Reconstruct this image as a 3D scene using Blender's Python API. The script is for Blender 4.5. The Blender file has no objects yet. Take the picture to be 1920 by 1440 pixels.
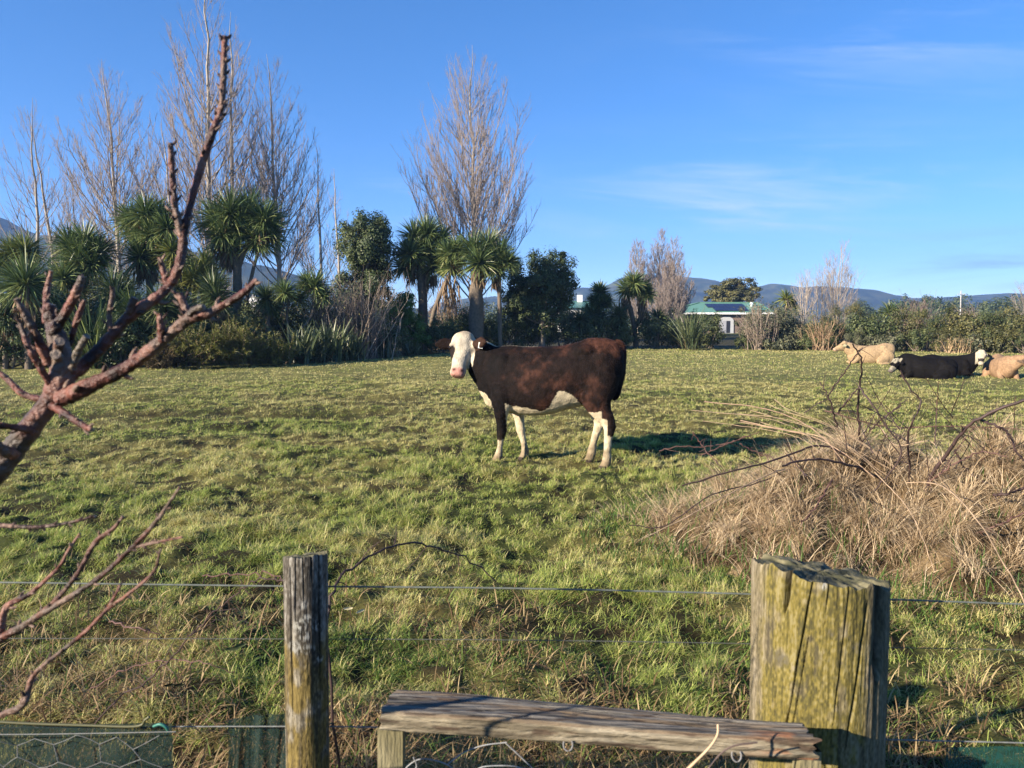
import bpy, math, random
import numpy as np
from mathutils import Vector, Matrix

scene = bpy.context.scene
COL = scene.collection

# ------------------------------------------------------------------ camera
F = 1450.0                       # focal length in photo pixels (1920 wide)
CAMH = 1.55
PITCH = math.radians(4.73)
cam_d = bpy.data.cameras.new("camera")
cam_d.sensor_width = 36.0
cam_d.lens = 36.0 * F / 1920.0
cam_d.clip_start = 0.05
cam_d.clip_end = 20000.0
cam_d.dof.use_dof = True
cam_d.dof.focus_distance = 8.2
cam_d.dof.aperture_fstop = 7.5
cam = bpy.data.objects.new("camera", cam_d)
COL.objects.link(cam)
cam.location = (0, 0, CAMH)
cam.rotation_euler = (math.radians(90) - PITCH, 0, 0)
scene.camera = cam

# ------------------------------------------------------------------ light
SUN_EL = math.radians(21.0)
SUN_H = np.array([0.85, 0.527])        # horizontal direction the light travels
sun_d = bpy.data.lights.new("sun", 'SUN')
sun_d.energy = 5.0
sun_d.angle = math.radians(0.5)
sun_d.color = (1.0, 0.86, 0.68)
sun = bpy.data.objects.new("sun", sun_d)
COL.objects.link(sun)
_L = Vector((SUN_H[0] * math.cos(SUN_EL), SUN_H[1] * math.cos(SUN_EL), -math.sin(SUN_EL)))
sun.rotation_euler = _L.to_track_quat('-Z', 'Y').to_euler()
sun.location = (-30, -25, 40)

world = bpy.data.worlds.new("World")
scene.world = world
world.use_nodes = True


def build_world():
    nt = world.node_tree
    nt.nodes.clear()
    N, L = nt.nodes.new, nt.links.new
    out = N("ShaderNodeOutputWorld")
    bg = N("ShaderNodeBackground")
    bg.inputs[1].default_value = 0.115
    sky = N("ShaderNodeTexSky")
    sky.sky_type = 'NISHITA'
    sky.sun_disc = False
    sky.sun_elevation = SUN_EL
    sky.sun_rotation = math.atan2(-SUN_H[0], -SUN_H[1])
    sky.altitude = 2800
    sky.air_density = 0.85
    sky.dust_density = 0.0
    sky.ozone_density = 4.0
    tc = N("ShaderNodeTexCoord")
    sep = N("ShaderNodeSeparateXYZ")
    L(tc.outputs['Generated'], sep.inputs[0])

    def M(op, a, b=None, c=None):
        m = N("ShaderNodeMath")
        m.operation = op
        for i, v in enumerate((a, b, c)):
            if v is None:
                continue
            if isinstance(v, (int, float)):
                m.inputs[i].default_value = v
            else:
                L(v, m.inputs[i])
        return m.outputs[0]
    az = M('ARCTAN2', sep.outputs[0], sep.outputs[1])
    el = sep.outputs[2]

    def bump(x, c, w):          # smooth 0..1 bump
        t = M('DIVIDE', M('SUBTRACT', x, c), w)
        return M('POWER', 2.718, M('MULTIPLY', M('MULTIPLY', t, t), -1.0))

    def streaks(sx, sy, seed, lo, hi, skew=0.0):
        comb = N("ShaderNodeCombineXYZ")
        L(M('MULTIPLY', az, sx), comb.inputs[0])
        L(M('MULTIPLY', M('ADD', el, M('MULTIPLY', az, skew)), sy), comb.inputs[1])
        comb.inputs[2].default_value = seed
        no = N("ShaderNodeTexNoise")
        no.inputs['Scale'].default_value = 1.0
        no.inputs['Detail'].default_value = 6.0
        no.inputs['Roughness'].default_value = 0.6
        no.inputs['Distortion'].default_value = 0.4
        L(comb.outputs[0], no.inputs['Vector'])
        mr = N("ShaderNodeMapRange")
        mr.interpolation_type = 'SMOOTHSTEP'
        mr.inputs[1].default_value = lo
        mr.inputs[2].default_value = hi
        L(no.outputs[0], mr.inputs[0])
        return mr.outputs[0]
    # thin cirrus to the right and a low bank near the horizon
    c1 = M('MULTIPLY', streaks(3.2, 26.0, 3.7, 0.40, 0.78, 0.10), M('MULTIPLY', bump(az, 0.32, 0.22), bump(el, 0.145, 0.055)))
    c2 = M('MULTIPLY', streaks(3.0, 22.0, 9.1, 0.44, 0.80, 0.12), M('MULTIPLY', bump(az, 0.46, 0.22), bump(el, 0.31, 0.06)))
    c3 = M('MULTIPLY', streaks(3.0, 30.0, 5.3, 0.36, 0.66), M('MULTIPLY', bump(az, 0.60, 0.22), bump(el, 0.062, 0.026)))
    c4 = M('MULTIPLY', streaks(6.0, 30.0, 1.3, 0.48, 0.80), M('MULTIPLY', bump(az, -0.22, 0.16), bump(el, 0.145, 0.03)))
    mix1 = N("ShaderNodeMix")
    mix1.data_type = 'RGBA'
    fac = M('MINIMUM', M('ADD', M('ADD', M('MULTIPLY', c1, 0.85), M("MULTIPLY", c2, 0.42)), M('MULTIPLY', c4, 0.5)), 1.0)
    L(fac, mix1.inputs[0])
    hs = N("ShaderNodeHueSaturation")
    hs.inputs['Saturation'].default_value = 1.30
    tint = N("ShaderNodeVectorMath")
    tint.operation = 'MULTIPLY'
    L(sky.outputs[0], tint.inputs[0])
    tint.inputs[1].default_value = (1.02, 0.95, 1.0)
    gm = N("ShaderNodeGamma")
    gm.inputs[1].default_value = 0.80
    L(tint.outputs[0], gm.inputs[0])
    L(gm.outputs[0], hs.inputs['Color'])
    L(hs.outputs[0], mix1.inputs[6])
    mix1.inputs[7].default_value = (2.6, 3.0, 3.6, 1)
    mix2 = N("ShaderNodeMix")
    mix2.data_type = 'RGBA'
    L(M('MULTIPLY', c3, 0.9), mix2.inputs[0])
    L(mix1.outputs[2], mix2.inputs[6])
    mix2.inputs[7].default_value = (.85, 1.08, 1.75, 1)
    L(mix2.outputs[2], bg.inputs[0])
    L(bg.outputs[0], out.inputs[0])


build_world()
vs = scene.view_settings
vs.view_transform = 'Standard'
vs.look = 'None'
vs.exposure = 1.5
vs.gamma = 1.0
vs.use_curve_mapping = False
cyc = scene.cycles
try:
    cyc.use_denoising = True
    cyc.max_bounces = 6
    cyc.diffuse_bounces = 3
    cyc.transparent_max_bounces = 12
    cyc.volume_bounces = 0
    cyc.caustics_reflective = False
    cyc.caustics_refractive = False
except Exception:
    pass

# ------------------------------------------------------------------ measuring helpers
CP, SP = math.cos(PITCH), math.sin(PITCH)


def P(px, py, Y):
    """World point seen at photo pixel (px, py) at the distance Y ahead of the camera."""
    a = (px - 960.0) / F
    b = (720.0 - py) / F
    k = Y / (CP + b * SP)
    return np.array([a * k, Y, CAMH + (b * CP - SP) * k])


def G(px, py):
    """Ground point (z = 0) seen at photo pixel."""
    b = (720.0 - py) / F
    k = CAMH / (SP - b * CP)
    return np.array([(px - 960.0) / F * k, (CP + b * SP) * k, 0.0])


def pxm(px, Y):
    return px * Y / F


# ------------------------------------------------------------------ noise
def _h(ix, iy, iz, seed):
    n = (ix.astype(np.int64) * 374761393 + iy.astype(np.int64) * 668265263 + iz.astype(np.int64) * 2147483647 + seed * 974634777) & 0xffffffff
    n = ((n ^ (n >> 13)) * 1274126177) & 0xffffffff
    n = ((n ^ (n >> 15)) * 2246822519) & 0xffffffff
    return ((n ^ (n >> 16)) & 0xffffff) / float(0xffffff)


def noise3(x, y, z, seed=0):
    x, y, z = np.broadcast_arrays(np.asarray(x, float), np.asarray(y, float), np.asarray(z, float))
    ix, iy, iz = np.floor(x), np.floor(y), np.floor(z)
    fx, fy, fz = x - ix, y - iy, z - iz
    fx, fy, fz = [f * f * (3 - 2 * f) for f in (fx, fy, fz)]
    r = 0
    for dx in (0, 1):
        for dy in (0, 1):
            for dz in (0, 1):
                w = (fx if dx else 1 - fx) * (fy if dy else 1 - fy) * (fz if dz else 1 - fz)
                r = r + w * _h(ix + dx, iy + dy, iz + dz, seed)
    return r


def noise2(x, y, seed=0):
    x, y = np.broadcast_arrays(np.asarray(x, float), np.asarray(y, float))
    ix, iy = np.floor(x), np.floor(y)
    fx, fy = x - ix, y - iy
    fx, fy = [f * f * (3 - 2 * f) for f in (fx, fy)]
    r = 0
    z = np.zeros_like(ix)
    for dx in (0, 1):
        for dy in (0, 1):
            r = r + (fx if dx else 1 - fx) * (fy if dy else 1 - fy) * _h(ix + dx, iy + dy, z, seed)
    return r


def fbm2(x, y, seed=0, o=3):
    r, a, s = 0, 0.5, 0
    for i in range(o):
        r = r + a * noise2(x * 2 ** i, y * 2 ** i, seed + i * 17)
        s += a
        a *= 0.5
    return r / s


def fbm3(x, y, z, seed=0, o=3):
    r, a, s = 0, 0.5, 0
    for i in range(o):
        r = r + a * noise3(x * 2 ** i, y * 2 ** i, z * 2 ** i, seed + i * 17)
        s += a
        a *= 0.5
    return r / s


def sstep(a, b, x):
    t = np.clip((np.asarray(x, float) - a) / (b - a), 0, 1)
    return t * t * (3 - 2 * t)


def unit(v):
    v = np.asarray(v, float)
    return v / np.maximum(np.linalg.norm(v, axis=-1, keepdims=True), 1e-9)


# ------------------------------------------------------------------ scene graph helpers
def setp(o, label=None, cat=None, group=None, kind=None):
    if label:
        o["label"] = label
    if cat:
        o["category"] = cat
    if group:
        o["group"] = group
    if kind:
        o["kind"] = kind
    return o


def thing(name, label, cat, loc=(0, 0, 0), group=None):
    o = bpy.data.objects.new(name, None)
    COL.objects.link(o)
    o.location = tuple(float(v) for v in loc)
    o.empty_display_size = 0.2
    return setp(o, label, cat, group)


def wloc(o):
    p = np.zeros(3)
    while o is not None:
        p = p + np.array(o.location)
        o = o.parent
    return p


class MB:
    """Collects geometry in world coordinates, then links it as one mesh object."""

    def __init__(self):
        self.v, self.q, self.t, self.c, self.n = [], [], [], [], 0

    def add(self, V, quads=None, tris=None, col=(0.5, 0.5, 0.5)):
        V = np.asarray(V, float).reshape(-1, 3)
        c = np.asarray(col, float)
        if c.ndim == 1:
            c = np.broadcast_to(c, (len(V), 3))
        self.v.append(V)
        self.c.append(c)
        if quads is not None and len(quads):
            self.q.append(np.asarray(quads, np.int64).reshape(-1, 4) + self.n)
        if tris is not None and len(tris):
            self.t.append(np.asarray(tris, np.int64).reshape(-1, 3) + self.n)
        self.n += len(V)

    def build(self, name, mat, parent=None, smooth=True, origin=None):
        V = np.concatenate(self.v)
        C = np.concatenate(self.c)
        q = np.concatenate(self.q) if self.q else np.zeros((0, 4), np.int64)
        t = np.concatenate(self.t) if self.t else np.zeros((0, 3), np.int64)
        off = wloc(parent) if parent is not None else (np.array(origin, float) if origin is not None else np.zeros(3))
        me = bpy.data.meshes.new(name)
        me.vertices.add(len(V))
        me.vertices.foreach_set("co", (V - off).astype(np.float32).ravel())
        nl = len(q) * 4 + len(t) * 3
        me.loops.add(nl)
        me.loops.foreach_set("vertex_index", np.concatenate([q.ravel(), t.ravel()]).astype(np.int32))
        me.polygons.add(len(q) + len(t))
        ls = np.concatenate([np.arange(len(q)) * 4, len(q) * 4 + np.arange(len(t)) * 3]).astype(np.int32)
        me.polygons.foreach_set("loop_start", ls)
        me.polygons.foreach_set("use_smooth", np.full(len(q) + len(t), smooth, bool))
        me.update(calc_edges=True)
        a = me.color_attributes.new("Col", 'FLOAT_COLOR', 'POINT')
        a.data.foreach_set("color", np.concatenate([C, np.ones((len(C), 1))], 1).astype(np.float32).ravel())
        me.materials.append(mat)
        o = bpy.data.objects.new(name, me)
        COL.objects.link(o)
        if parent is not None:
            o.parent = parent
        else:
            o.location = tuple(off)
        return o


# ------------------------------------------------------------------ geometry helpers
def batch_tubes(Pt, R, sides=5):
    """Pt (m,k,3) centre lines, R (m,k) radii -> verts, quads."""
    Pt = np.asarray(Pt, float)
    R = np.asarray(R, float)
    m, k, _ = Pt.shape
    T = unit(np.gradient(Pt, axis=1))
    ref = np.where(np.abs(T[:, :1, 2:3]) > 0.8, np.array([1.0, 0.13, 0]), np.array([0, 0.1, 1.0]))
    ref = np.broadcast_to(ref, T.shape)
    U = unit(np.cross(T, ref))
    W = np.cross(T, U)
    a = np.arange(sides) * 2 * np.pi / sides
    V = Pt[:, :, None, :] + R[:, :, None, None] * (np.cos(a)[None, None, :, None] * U[:, :, None, :] + np.sin(a)[None, None, :, None] * W[:, :, None, :])
    idx = np.arange(m * k * sides).reshape(m, k, sides)
    nx = np.roll(idx, -1, axis=2)
    Q = np.stack([idx[:, :-1], nx[:, :-1], nx[:, 1:], idx[:, 1:]], -1).reshape(-1, 4)
    return V.reshape(-1, 3), Q


def cap_fan(Vring, centre):
    n = len(Vring)
    V = np.concatenate([Vring, [centre]])
    T = np.stack([np.arange(n), (np.arange(n) + 1) % n, np.full(n, n)], -1)
    return V, T


def tube(mb, pts, rad, sides=8, col=(0.3, 0.2, 0.15), cap=True, noise=0.0, seed=0):
    pts = np.asarray(pts, float)
    rad = np.broadcast_to(np.asarray(rad, float), (len(pts),))
    V, Q = batch_tubes(pts[None], rad[None], sides)
    if noise:
        cc = np.repeat(pts, sides, 0)
        d = V - cc
        s = 1.0 / max(rad.mean(), 1e-4)
        f = 1 + noise * (fbm3(V[:, 0] * s * .7, V[:, 1] * s * .7, V[:, 2] * s * .7, seed) - .5) * 2
        V = cc + d * f[:, None]
    mb.add(V, Q, col=col)
    if cap:
        for ring, c in ((V[:sides], pts[0]), (V[-sides:], pts[-1])):
            a, t = cap_fan(ring, c)
            cc = col if np.asarray(col).ndim == 1 else (col[0] if c is pts[0] else col[-1])
            mb.add(a, tris=t, col=cc)


def spline(pts, n):
    """Catmull-Rom through pts (any dimension)."""
    p = np.asarray(pts, float)
    if len(p) == 2:
        t = np.linspace(0, 1, n)[:, None]
        return p[0] * (1 - t) + p[1] * t
    q = np.concatenate([[2 * p[0] - p[1]], p, [2 * p[-1] - p[-2]]])
    u = np.linspace(0, len(p) - 1 - 1e-6, n)
    i = u.astype(int)
    f = (u - i)[:, None]
    a, b, c, d = q[i], q[i + 1], q[i + 2], q[i + 3]
    return 0.5 * (2 * b + (c - a) * f + (2 * a - 5 * b + 4 * c - d) * f ** 2 + (3 * b - 3 * c + d - a) * f ** 3)


def strips(mb, base, az, th0, curl, L, W, segs, col, twist=None, tipw=0.12):
    """Curved blades: base (m,3), azimuth, start lean from vertical, curl, length, width."""
    m = len(base)
    base = np.asarray(base, float)
    pts = [base]
    for s in range(segs):
        th = th0 + curl * (s + 0.5) / segs
        st = (L / segs)[:, None] * np.stack([np.sin(th) * np.cos(az), np.sin(th) * np.sin(az), np.cos(th)], -1)
        pts.append(pts[-1] + st)
    Pt = np.stack(pts, 1)
    sa = az + np.pi / 2 + (twist if twist is not None else 0)
    side = np.stack([np.cos(sa), np.sin(sa), np.zeros(m)], -1)
    prof = np.interp(np.linspace(0, 1, segs + 1), [0, 0.3, 0.7, 1], [0.75, 1.0, 0.75, tipw])
    wv = side[:, None, :] * (W[:, None] * prof[None] * 0.5)[:, :, None]
    V = np.stack([Pt - wv, Pt + wv], 2)                # m, segs+1, 2, 3
    idx = np.arange(m * (segs + 1) * 2).reshape(m, segs + 1, 2)
    Q = np.stack([idx[:, :-1, 0], idx[:, :-1, 1], idx[:, 1:, 1], idx[:, 1:, 0]], -1).reshape(-1, 4)
    c = np.asarray(col, float)
    if c.ndim == 1:
        c = np.broadcast_to(c, (m, 3))
    if c.ndim == 2:
        c = np.repeat(c, (segs + 1) * 2, 0)
    elif c.ndim == 3:                                   # m, segs+1, 3
        c = np.repeat(c.reshape(-1, 3), 2, 0)
    mb.add(V.reshape(-1, 3), Q, col=c)


def strips_dir(mb, base, D, L, W, segs, col, droop, rng, tipw=0.1, fold=None):
    """Sword leaves leaving base along D, drooping with gravity."""
    m = len(base)
    D = unit(D)
    pts = [np.asarray(base, float)]
    d = D.copy()
    for s in range(segs):
        pts.append(pts[-1] + d * (L / segs)[:, None])
        d = d.copy()
        d[:, 2] -= droop * (s + 1) / segs
        d = unit(d)
    Pt = np.stack(pts, 1)
    side = unit(np.cross(D, unit(rng.normal(size=(m, 3)) * .5 + np.array([0, 0, 1]))))
    prof = np.interp(np.linspace(0, 1, segs + 1), [0, 0.25, 0.65, 1], [0.6, 1.0, 0.8, tipw])
    wv = side[:, None, :] * (W[:, None] * prof[None] * 0.5)[:, :, None]
    V = np.stack([Pt - wv, Pt + wv], 2)
    idx = np.arange(m * (segs + 1) * 2).reshape(m, segs + 1, 2)
    Q = np.stack([idx[:, :-1, 0], idx[:, :-1, 1], idx[:, 1:, 1], idx[:, 1:, 0]], -1).reshape(-1, 4)
    mb.add(V.reshape(-1, 3), Q, col=np.repeat(np.asarray(col, float), (segs + 1) * 2, 0))


def leaves(mb, C, Nrm, size, aspect, col, rng):
    """Diamond-shaped leaves at C with normals Nrm."""
    m = len(C)
    N = unit(Nrm)
    A = unit(np.cross(N, rng.normal(size=(m, 3))))
    B = np.cross(N, A)
    s = np.broadcast_to(size, (m,))[:, None]
    w = s * aspect
    V = np.stack([C - A * s * .5, C - B * w * .5 + N * s * .06, C + A * s * .5, C + B * w * .5 + N * s * .06], 1)
    idx = np.arange(m * 4).reshape(m, 4)
    mb.add(V.reshape(-1, 3), idx, col=np.repeat(np.asarray(col, float), 4, 0))


def box(mb, lo, hi, col=(0.5, 0.5, 0.5)):
    lo, hi = np.asarray(lo, float), np.asarray(hi, float)
    V = np.array([[(lo, hi)[i][0], (lo, hi)[j][1], (lo, hi)[k][2]] for i in (0, 1) for j in (0, 1) for k in (0, 1)])
    Q = [[0, 1, 3, 2], [4, 6, 7, 5], [0, 4, 5, 1], [2, 3, 7, 6], [0, 2, 6, 4], [1, 5, 7, 3]]
    mb.add(V, Q, col=col)


def palette(cols, t):
    cols = np.asarray(cols, float)
    t = np.clip(t, 0, 0.9999) * (len(cols) - 1)
    i = t.astype(int)
    f = (t - i)[:, None]
    return cols[i] * (1 - f) + cols[i + 1] * f


# ------------------------------------------------------------------ materials
def new_mat(name):
    m = bpy.data.materials.new(name)
    m.use_nodes = True
    nt = m.node_tree
    nt.nodes.clear()
    return m, nt, nt.nodes.new, nt.links.new


def attr_mat(name, rough=0.6, spec=0.3, transl=0.0, var=0.0, vscale=20.0, bump=0.0, bscale=60.0, sheen=0.0, bstretch=(1, 1, 1)):
    """Colour from the mesh's own colour attribute, with procedural variation and bump."""
    m, nt, N, L = new_mat(name)
    out = N("ShaderNodeOutputMaterial")
    at = N("ShaderNodeAttribute")
    at.attribute_name = "Col"
    bs = N("ShaderNodeBsdfPrincipled")
    bs.inputs['Roughness'].default_value = rough
    bs.inputs['Specular IOR Level'].default_value = spec
    if sheen:
        bs.inputs['Sheen Weight'].default_value = sheen
    c = at.outputs['Color']
    tc = N("ShaderNodeTexCoord")
    mp = N("ShaderNodeMapping")
    mp.inputs['Scale'].default_value = bstretch
    L(tc.outputs['Object'], mp.inputs[0])
    if var:
        no = N("ShaderNodeTexNoise")
        no.inputs['Scale'].default_value = vscale
        no.inputs['Detail'].default_value = 4
        L(mp.outputs[0], no.inputs['Vector'])
        mr = N("ShaderNodeMapRange")
        mr.inputs[1].default_value = 0.25
        mr.inputs[2].default_value = 0.75
        mr.inputs[3].default_value = 1 - var
        mr.inputs[4].default_value = 1 + var
        L(no.outputs[0], mr.inputs[0])
        mx = N("ShaderNodeVectorMath")
        mx.operation = 'SCALE'
        L(c, mx.inputs[0])
        L(mr.outputs[0], mx.inputs['Scale'])
        c = mx.outputs[0]
    L(c, bs.inputs['Base Color'])
    if bump:
        nb = N("ShaderNodeTexNoise")
        nb.inputs['Scale'].default_value = bscale
        nb.inputs['Detail'].default_value = 5
        L(mp.outputs[0], nb.inputs['Vector'])
        bp = N("ShaderNodeBump")
        bp.inputs['Strength'].default_value = bump
        bp.inputs['Distance'].default_value = 0.02
        L(nb.outputs[0], bp.inputs['Height'])
        L(bp.outputs[0], bs.inputs['Normal'])
    sh = bs.outputs[0]
    if transl:
        tr = N("ShaderNodeBsdfTranslucent")
        L(c, tr.inputs[0])
        ms = N("ShaderNodeMixShader")
        ms.inputs[0].default_value = transl
        L(sh, ms.inputs[1])
        L(tr.outputs[0], ms.inputs[2])
        sh = ms.outputs[0]
    L(sh, out.inputs[0])
    return m


M_leaf = attr_mat("leaf", 0.5, 0.35, 0.22)
M_sword = attr_mat("sword_leaf", 0.42, 0.5, 0.18)
M_grass = attr_mat("grass_blade", 0.6, 0.25, 0.36)
M_straw = attr_mat("straw", 0.75, 0.2, 0.2)
M_bark = attr_mat("bark", 0.85, 0.2, 0, 0.25, 9.0, 0.5, 14.0)
M_twig = attr_mat("twig", 0.85, 0.15)
M_cane = attr_mat("cane", 0.6, 0.35, 0, 0.3, 40.0)
M_hide = attr_mat("cattle_hide", 0.8, 0.1, 0, 0.3, 22.0, 0.5, 70.0)
M_eye = attr_mat("eye", 0.08, 0.6)
M_paint = attr_mat("painted_surface", 0.5, 0.4, 0, 0.06, 3.0)
M_wire = attr_mat("galvanised_wire", 0.7, 0.25, 0, 0.3, 60.0)
M_plumbark = attr_mat("fruit_tree_bark", 0.5, 0.4, 0, 0.35, 45.0, 0.6, 90.0)

# ================================================================== SETTING
_hp = np.array([(-900, 702), (0, 694), (330, 689), (600, 681), (850, 663), (1000, 657), (1250, 655), (1560, 657), (1920, 664), (2900, 668)], float)
_HL = np.array([G(a, b) for a, b in _hp])


def hedge_y(x):
    return np.interp(x, _HL[:, 0], _HL[:, 1])


def hedge_d(px):
    """Distance of the hedge foot along the view column px."""
    return float(np.interp(px, _hp[:, 0], _HL[:, 1]))


def straw_frac(x, y):
    r = np.hypot(x, y)
    f = 0.55 * fbm2(x * 1.7, y * 1.7, 5) + 0.45 * fbm2(x * .45, y * .45, 6)
    return f + 0.0008 * r


def rut(x, y):
    """Two wheel ruts that cross the left half of the paddock."""
    w = 0.5 * (fbm2(x * .5, x * 0 + 3, 41) - .5)
    a = np.exp(-((y - (15.0 + 0.02 * x + w)) / 0.42) ** 2)
    b = np.exp(-((y - (12.7 + 0.03 * x + w)) / 0.40) ** 2)
    m = sstep(4.0, -0.5, x) * (0.45 + 0.55 * sstep(.35, .6, noise2(x * .8, y * .2, 77)))
    return np.maximum(a, b) * m


def gh(x, y):
    x, y = np.asarray(x, float), np.asarray(y, float)
    r = np.hypot(x, y)
    near = 1.0 / (1 + (r / 60) ** 2)
    h = 0.13 * (fbm2(x * 2.3, y * 2.3, 1) - .5) + 0.10 * (fbm2(x * .55, y * .55, 2) - .5) + 0.085 * (fbm2(x * 5.5, y * 5.5, 3, 2) - .5)
    h = h - 0.12 * rut(x, y)
    h = h + 0.10 * (fbm2(x * .12, y * .12, 4) - .5)
    return h * near


def build_ground():
    th = np.radians(np.concatenate([np.linspace(-50, 50, 420), np.linspace(56, 304, 42)]))
    r = np.concatenate([[0.25], np.geomspace(0.5, 60, 360), np.geomspace(64, 1640, 60)])
    R, T = np.meshgrid(r, th, indexing='ij')
    X, Y = R * np.sin(T), R * np.cos(T)
    Z = gh(X, Y)
    V = np.stack([X, Y, Z], -1)
    nr, nt = R.shape
    idx = np.arange(nr * nt).reshape(nr, nt)
    nx = np.roll(idx, -1, 1)
    Q = np.stack([idx[:-1], nx[:-1], nx[1:], idx[1:]], -1).reshape(-1, 4)
    s = sstep(.40, .62, straw_frac(X, Y))
    n = fbm2(X * 4.6, Y * 4.6, 12)
    soil = np.array([.017, .012, .007])
    green = np.array([.034, .042, .012])
    straw = np.array([.10, .09, .03])
    c = green + (straw - green) * s[..., None]
    k = np.maximum(sstep(.52, .30, n) * .8, sstep(5.0, 3.4, Y) * sstep(.46, .60, fbm2(X * 1.5, Y * 1.5, 58)))[..., None]
    c = c * (1 - k) + soil * k
    k = (rut(X, Y) * .9)[..., None]
    c = c * (1 - k) + soil * k
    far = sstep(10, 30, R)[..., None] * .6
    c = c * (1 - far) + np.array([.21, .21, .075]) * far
    beyond = sstep(0, 6, Y - hedge_y(X))[..., None]
    litter = np.array([.045, .042, .022]) + (np.array([.10, .12, .04]) - np.array([.045, .042, .022])) * sstep(60, 120, R)[..., None]
    c = c * (1 - beyond) + litter * beyond
    mb = MB()
    mb.add(V.reshape(-1, 3), Q, col=c.reshape(-1, 3))
    mb.add([[0, 0, gh(0., 0.)]], col=soil)
    ring = idx[0]
    mb.t.append(np.stack([np.full(nt, mb.n - 1), np.roll(ring, -1), ring], -1))
    m = attr_mat("soil_and_turf", 0.95, 0.1, 0, 0.35, 4.0, 0.6, 25.0)
    setp(mb.build("ground", m), kind="structure", label="grazed paddock turf with ruts and bare soil patches")


build_ground()


def build_grass():
    rng = np.random.default_rng(11)
    mb = MB()

    def zone(n, r0, r1, pw, segs, Lf, Wf, seed, hw=42):
        # radial density ~ r^-pw per unit area
        u = rng.random(n)
        e = 2 - pw
        r = (r0 ** e + u * (r1 ** e - r0 ** e)) ** (1 / e)
        t = np.radians(rng.uniform(-hw, hw, n))
        x, y = r * np.sin(t), r * np.cos(t)
        # gather blades into tussocks
        CS = .15
        tx, ty = np.floor(x / CS + .6 * noise2(x * 4, y * 4, 14)), np.floor(y / CS + .6 * noise2(x * 4, y * 4, 15))
        z0 = np.zeros_like(tx)
        cx = (tx - .45 + 1.9 * _h(tx, ty, z0, 3)) * CS - .045
        cy = (ty - .45 + 1.9 * _h(tx, ty, z0, 4)) * CS - .045
        pull = np.where(r < 6, .5, np.where(r < 14, .62, .45)) * np.sqrt(rng.random(n))
        x, y = x + (cx - x) * pull, y + (cy - y) * pull
        dens = fbm2(x * 4.6, y * 4.6, 12)
        keep = (y < hedge_y(x) + .4) & (rng.random(n) < .22 + 1.0 * sstep(.28, .48, dens)) & (rng.random(n) > .93 * rut(x, y)) & (rng.random(n) > .8 * sstep(4.6, 3.2, y) * sstep(.50, .62, fbm2(x * 1.5, y * 1.5, 58)))
        x, y, r, dens, tx, ty = x[keep], y[keep], r[keep], dens[keep], tx[keep], ty[keep]
        n = len(x)
        sf = straw_frac(x, y)
        tus = _h(tx, ty, np.zeros_like(tx), 9)
        long = .45 + .5 * sstep(.35, .7, fbm2(x * 1.3, y * 1.3, 21)) + .75 * tus ** 1.5
        yel = sstep(9, 24, r)
        L = Lf(r) * long * rng.uniform(.55, 1.25, n)
        W = Wf(r) * rng.uniform(.7, 1.3, n)
        fieldaz = 2 * np.pi * noise2(x * 2.2, y * 2.2, 31) * 2
        az = np.where(rng.random(n) < .35, fieldaz + rng.normal(0, .8, n), rng.uniform(0, 6.283, n))
        th0 = np.abs(rng.normal(.85, .48, n))
        curl = rng.uniform(.3, 2.0, n)
        z = gh(x, y) - .008
        pS = sstep(.36, .66, sf + .16 * (rng.random(n) - .5) + .10 * (tus - .5))
        isS = rng.random(n) < (.15 + .66 * pS + .24 * yel)
        g = palette([(.080, .150, .020), (.195, .300, .042), (.33, .43, .080), (.45, .51, .14)], np.clip(.5 + .28 * rng.normal(size=n) + .5 * (tus - .5), 0, 1))
        s = palette([(.29, .225, .085), (.54, .475, .185), (.70, .64, .28), (.79, .73, .40)], np.clip(rng.normal(.48, .26, n), 0, 1))
        c = np.where(isS[:, None], s, g)
        # tips are drier; the darker foot paints in shade between the blades
        tipc = c * .6 + np.array([.40, .39, .14]) * .4
        cc = np.stack([c * .8 + (tipc - c * .8) * f for f in np.linspace(0, 1, segs + 1)], 1)
        strips(mb, np.stack([x, y, z], -1), az, th0, curl, L, W, segs, cc, twist=rng.normal(0, .5, n))

    zone(240000, 1.0, 4.4, 0.6, 4, lambda r: np.full_like(r, .060), lambda r: np.full_like(r, .0028), 1, 50)
    zone(800000, 4.2, 10.0, 1.1, 3, lambda r: .064 + 0 * r, lambda r: .0030 + .00028 * (r - 4), 2)
    zone(700000, 9.5, 20.0, 1.2, 2, lambda r: .062 + 0 * r, lambda r: .0042 + .00045 * (r - 9), 3)
    zone(480000, 19.0, 46.0, 1.0, 2, lambda r: .058 + 0 * r, lambda r: .0095 + .0008 * (r - 19), 4)
    o = mb.build("grass", M_grass, smooth=False)
    setp(o, "short grazed winter grass, green with straw coloured tips", "grass", kind="stuff")

    # longer, ranker grass and weeds along the foot of the fence
    mb = MB()
    n = 48000
    x = rng.uniform(-3.2, 3.6, n)
    y = 2.1 + np.abs(rng.normal(0, .95, n))
    keep = rng.random(n) < .15 + 1.2 * sstep(.40, .58, fbm2(x * 1.6, y * 1.6, 51))
    x, y = x[keep], y[keep]
    n = len(x)
    brown = sstep(.38, .54, fbm2(x * .9 + 4, y * .9, 52) + .10 * sstep(3.6, 2.8, y) + .24 * sstep(-.4, -1.3, x) * sstep(4.6, 3.0, y))
    isS = rng.random(n) < .12 + .75 * brown
    g = palette([(.04, .085, .015), (.085, .15, .026), (.18, .24, .06)], rng.random(n))
    s = palette([(.11, .065, .035), (.24, .16, .08), (.44, .34, .18)], rng.random(n))
    L = rng.uniform(.06, .17, n) * (.6 + .7 * fbm2(x * 2, y * 2, 53))
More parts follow.
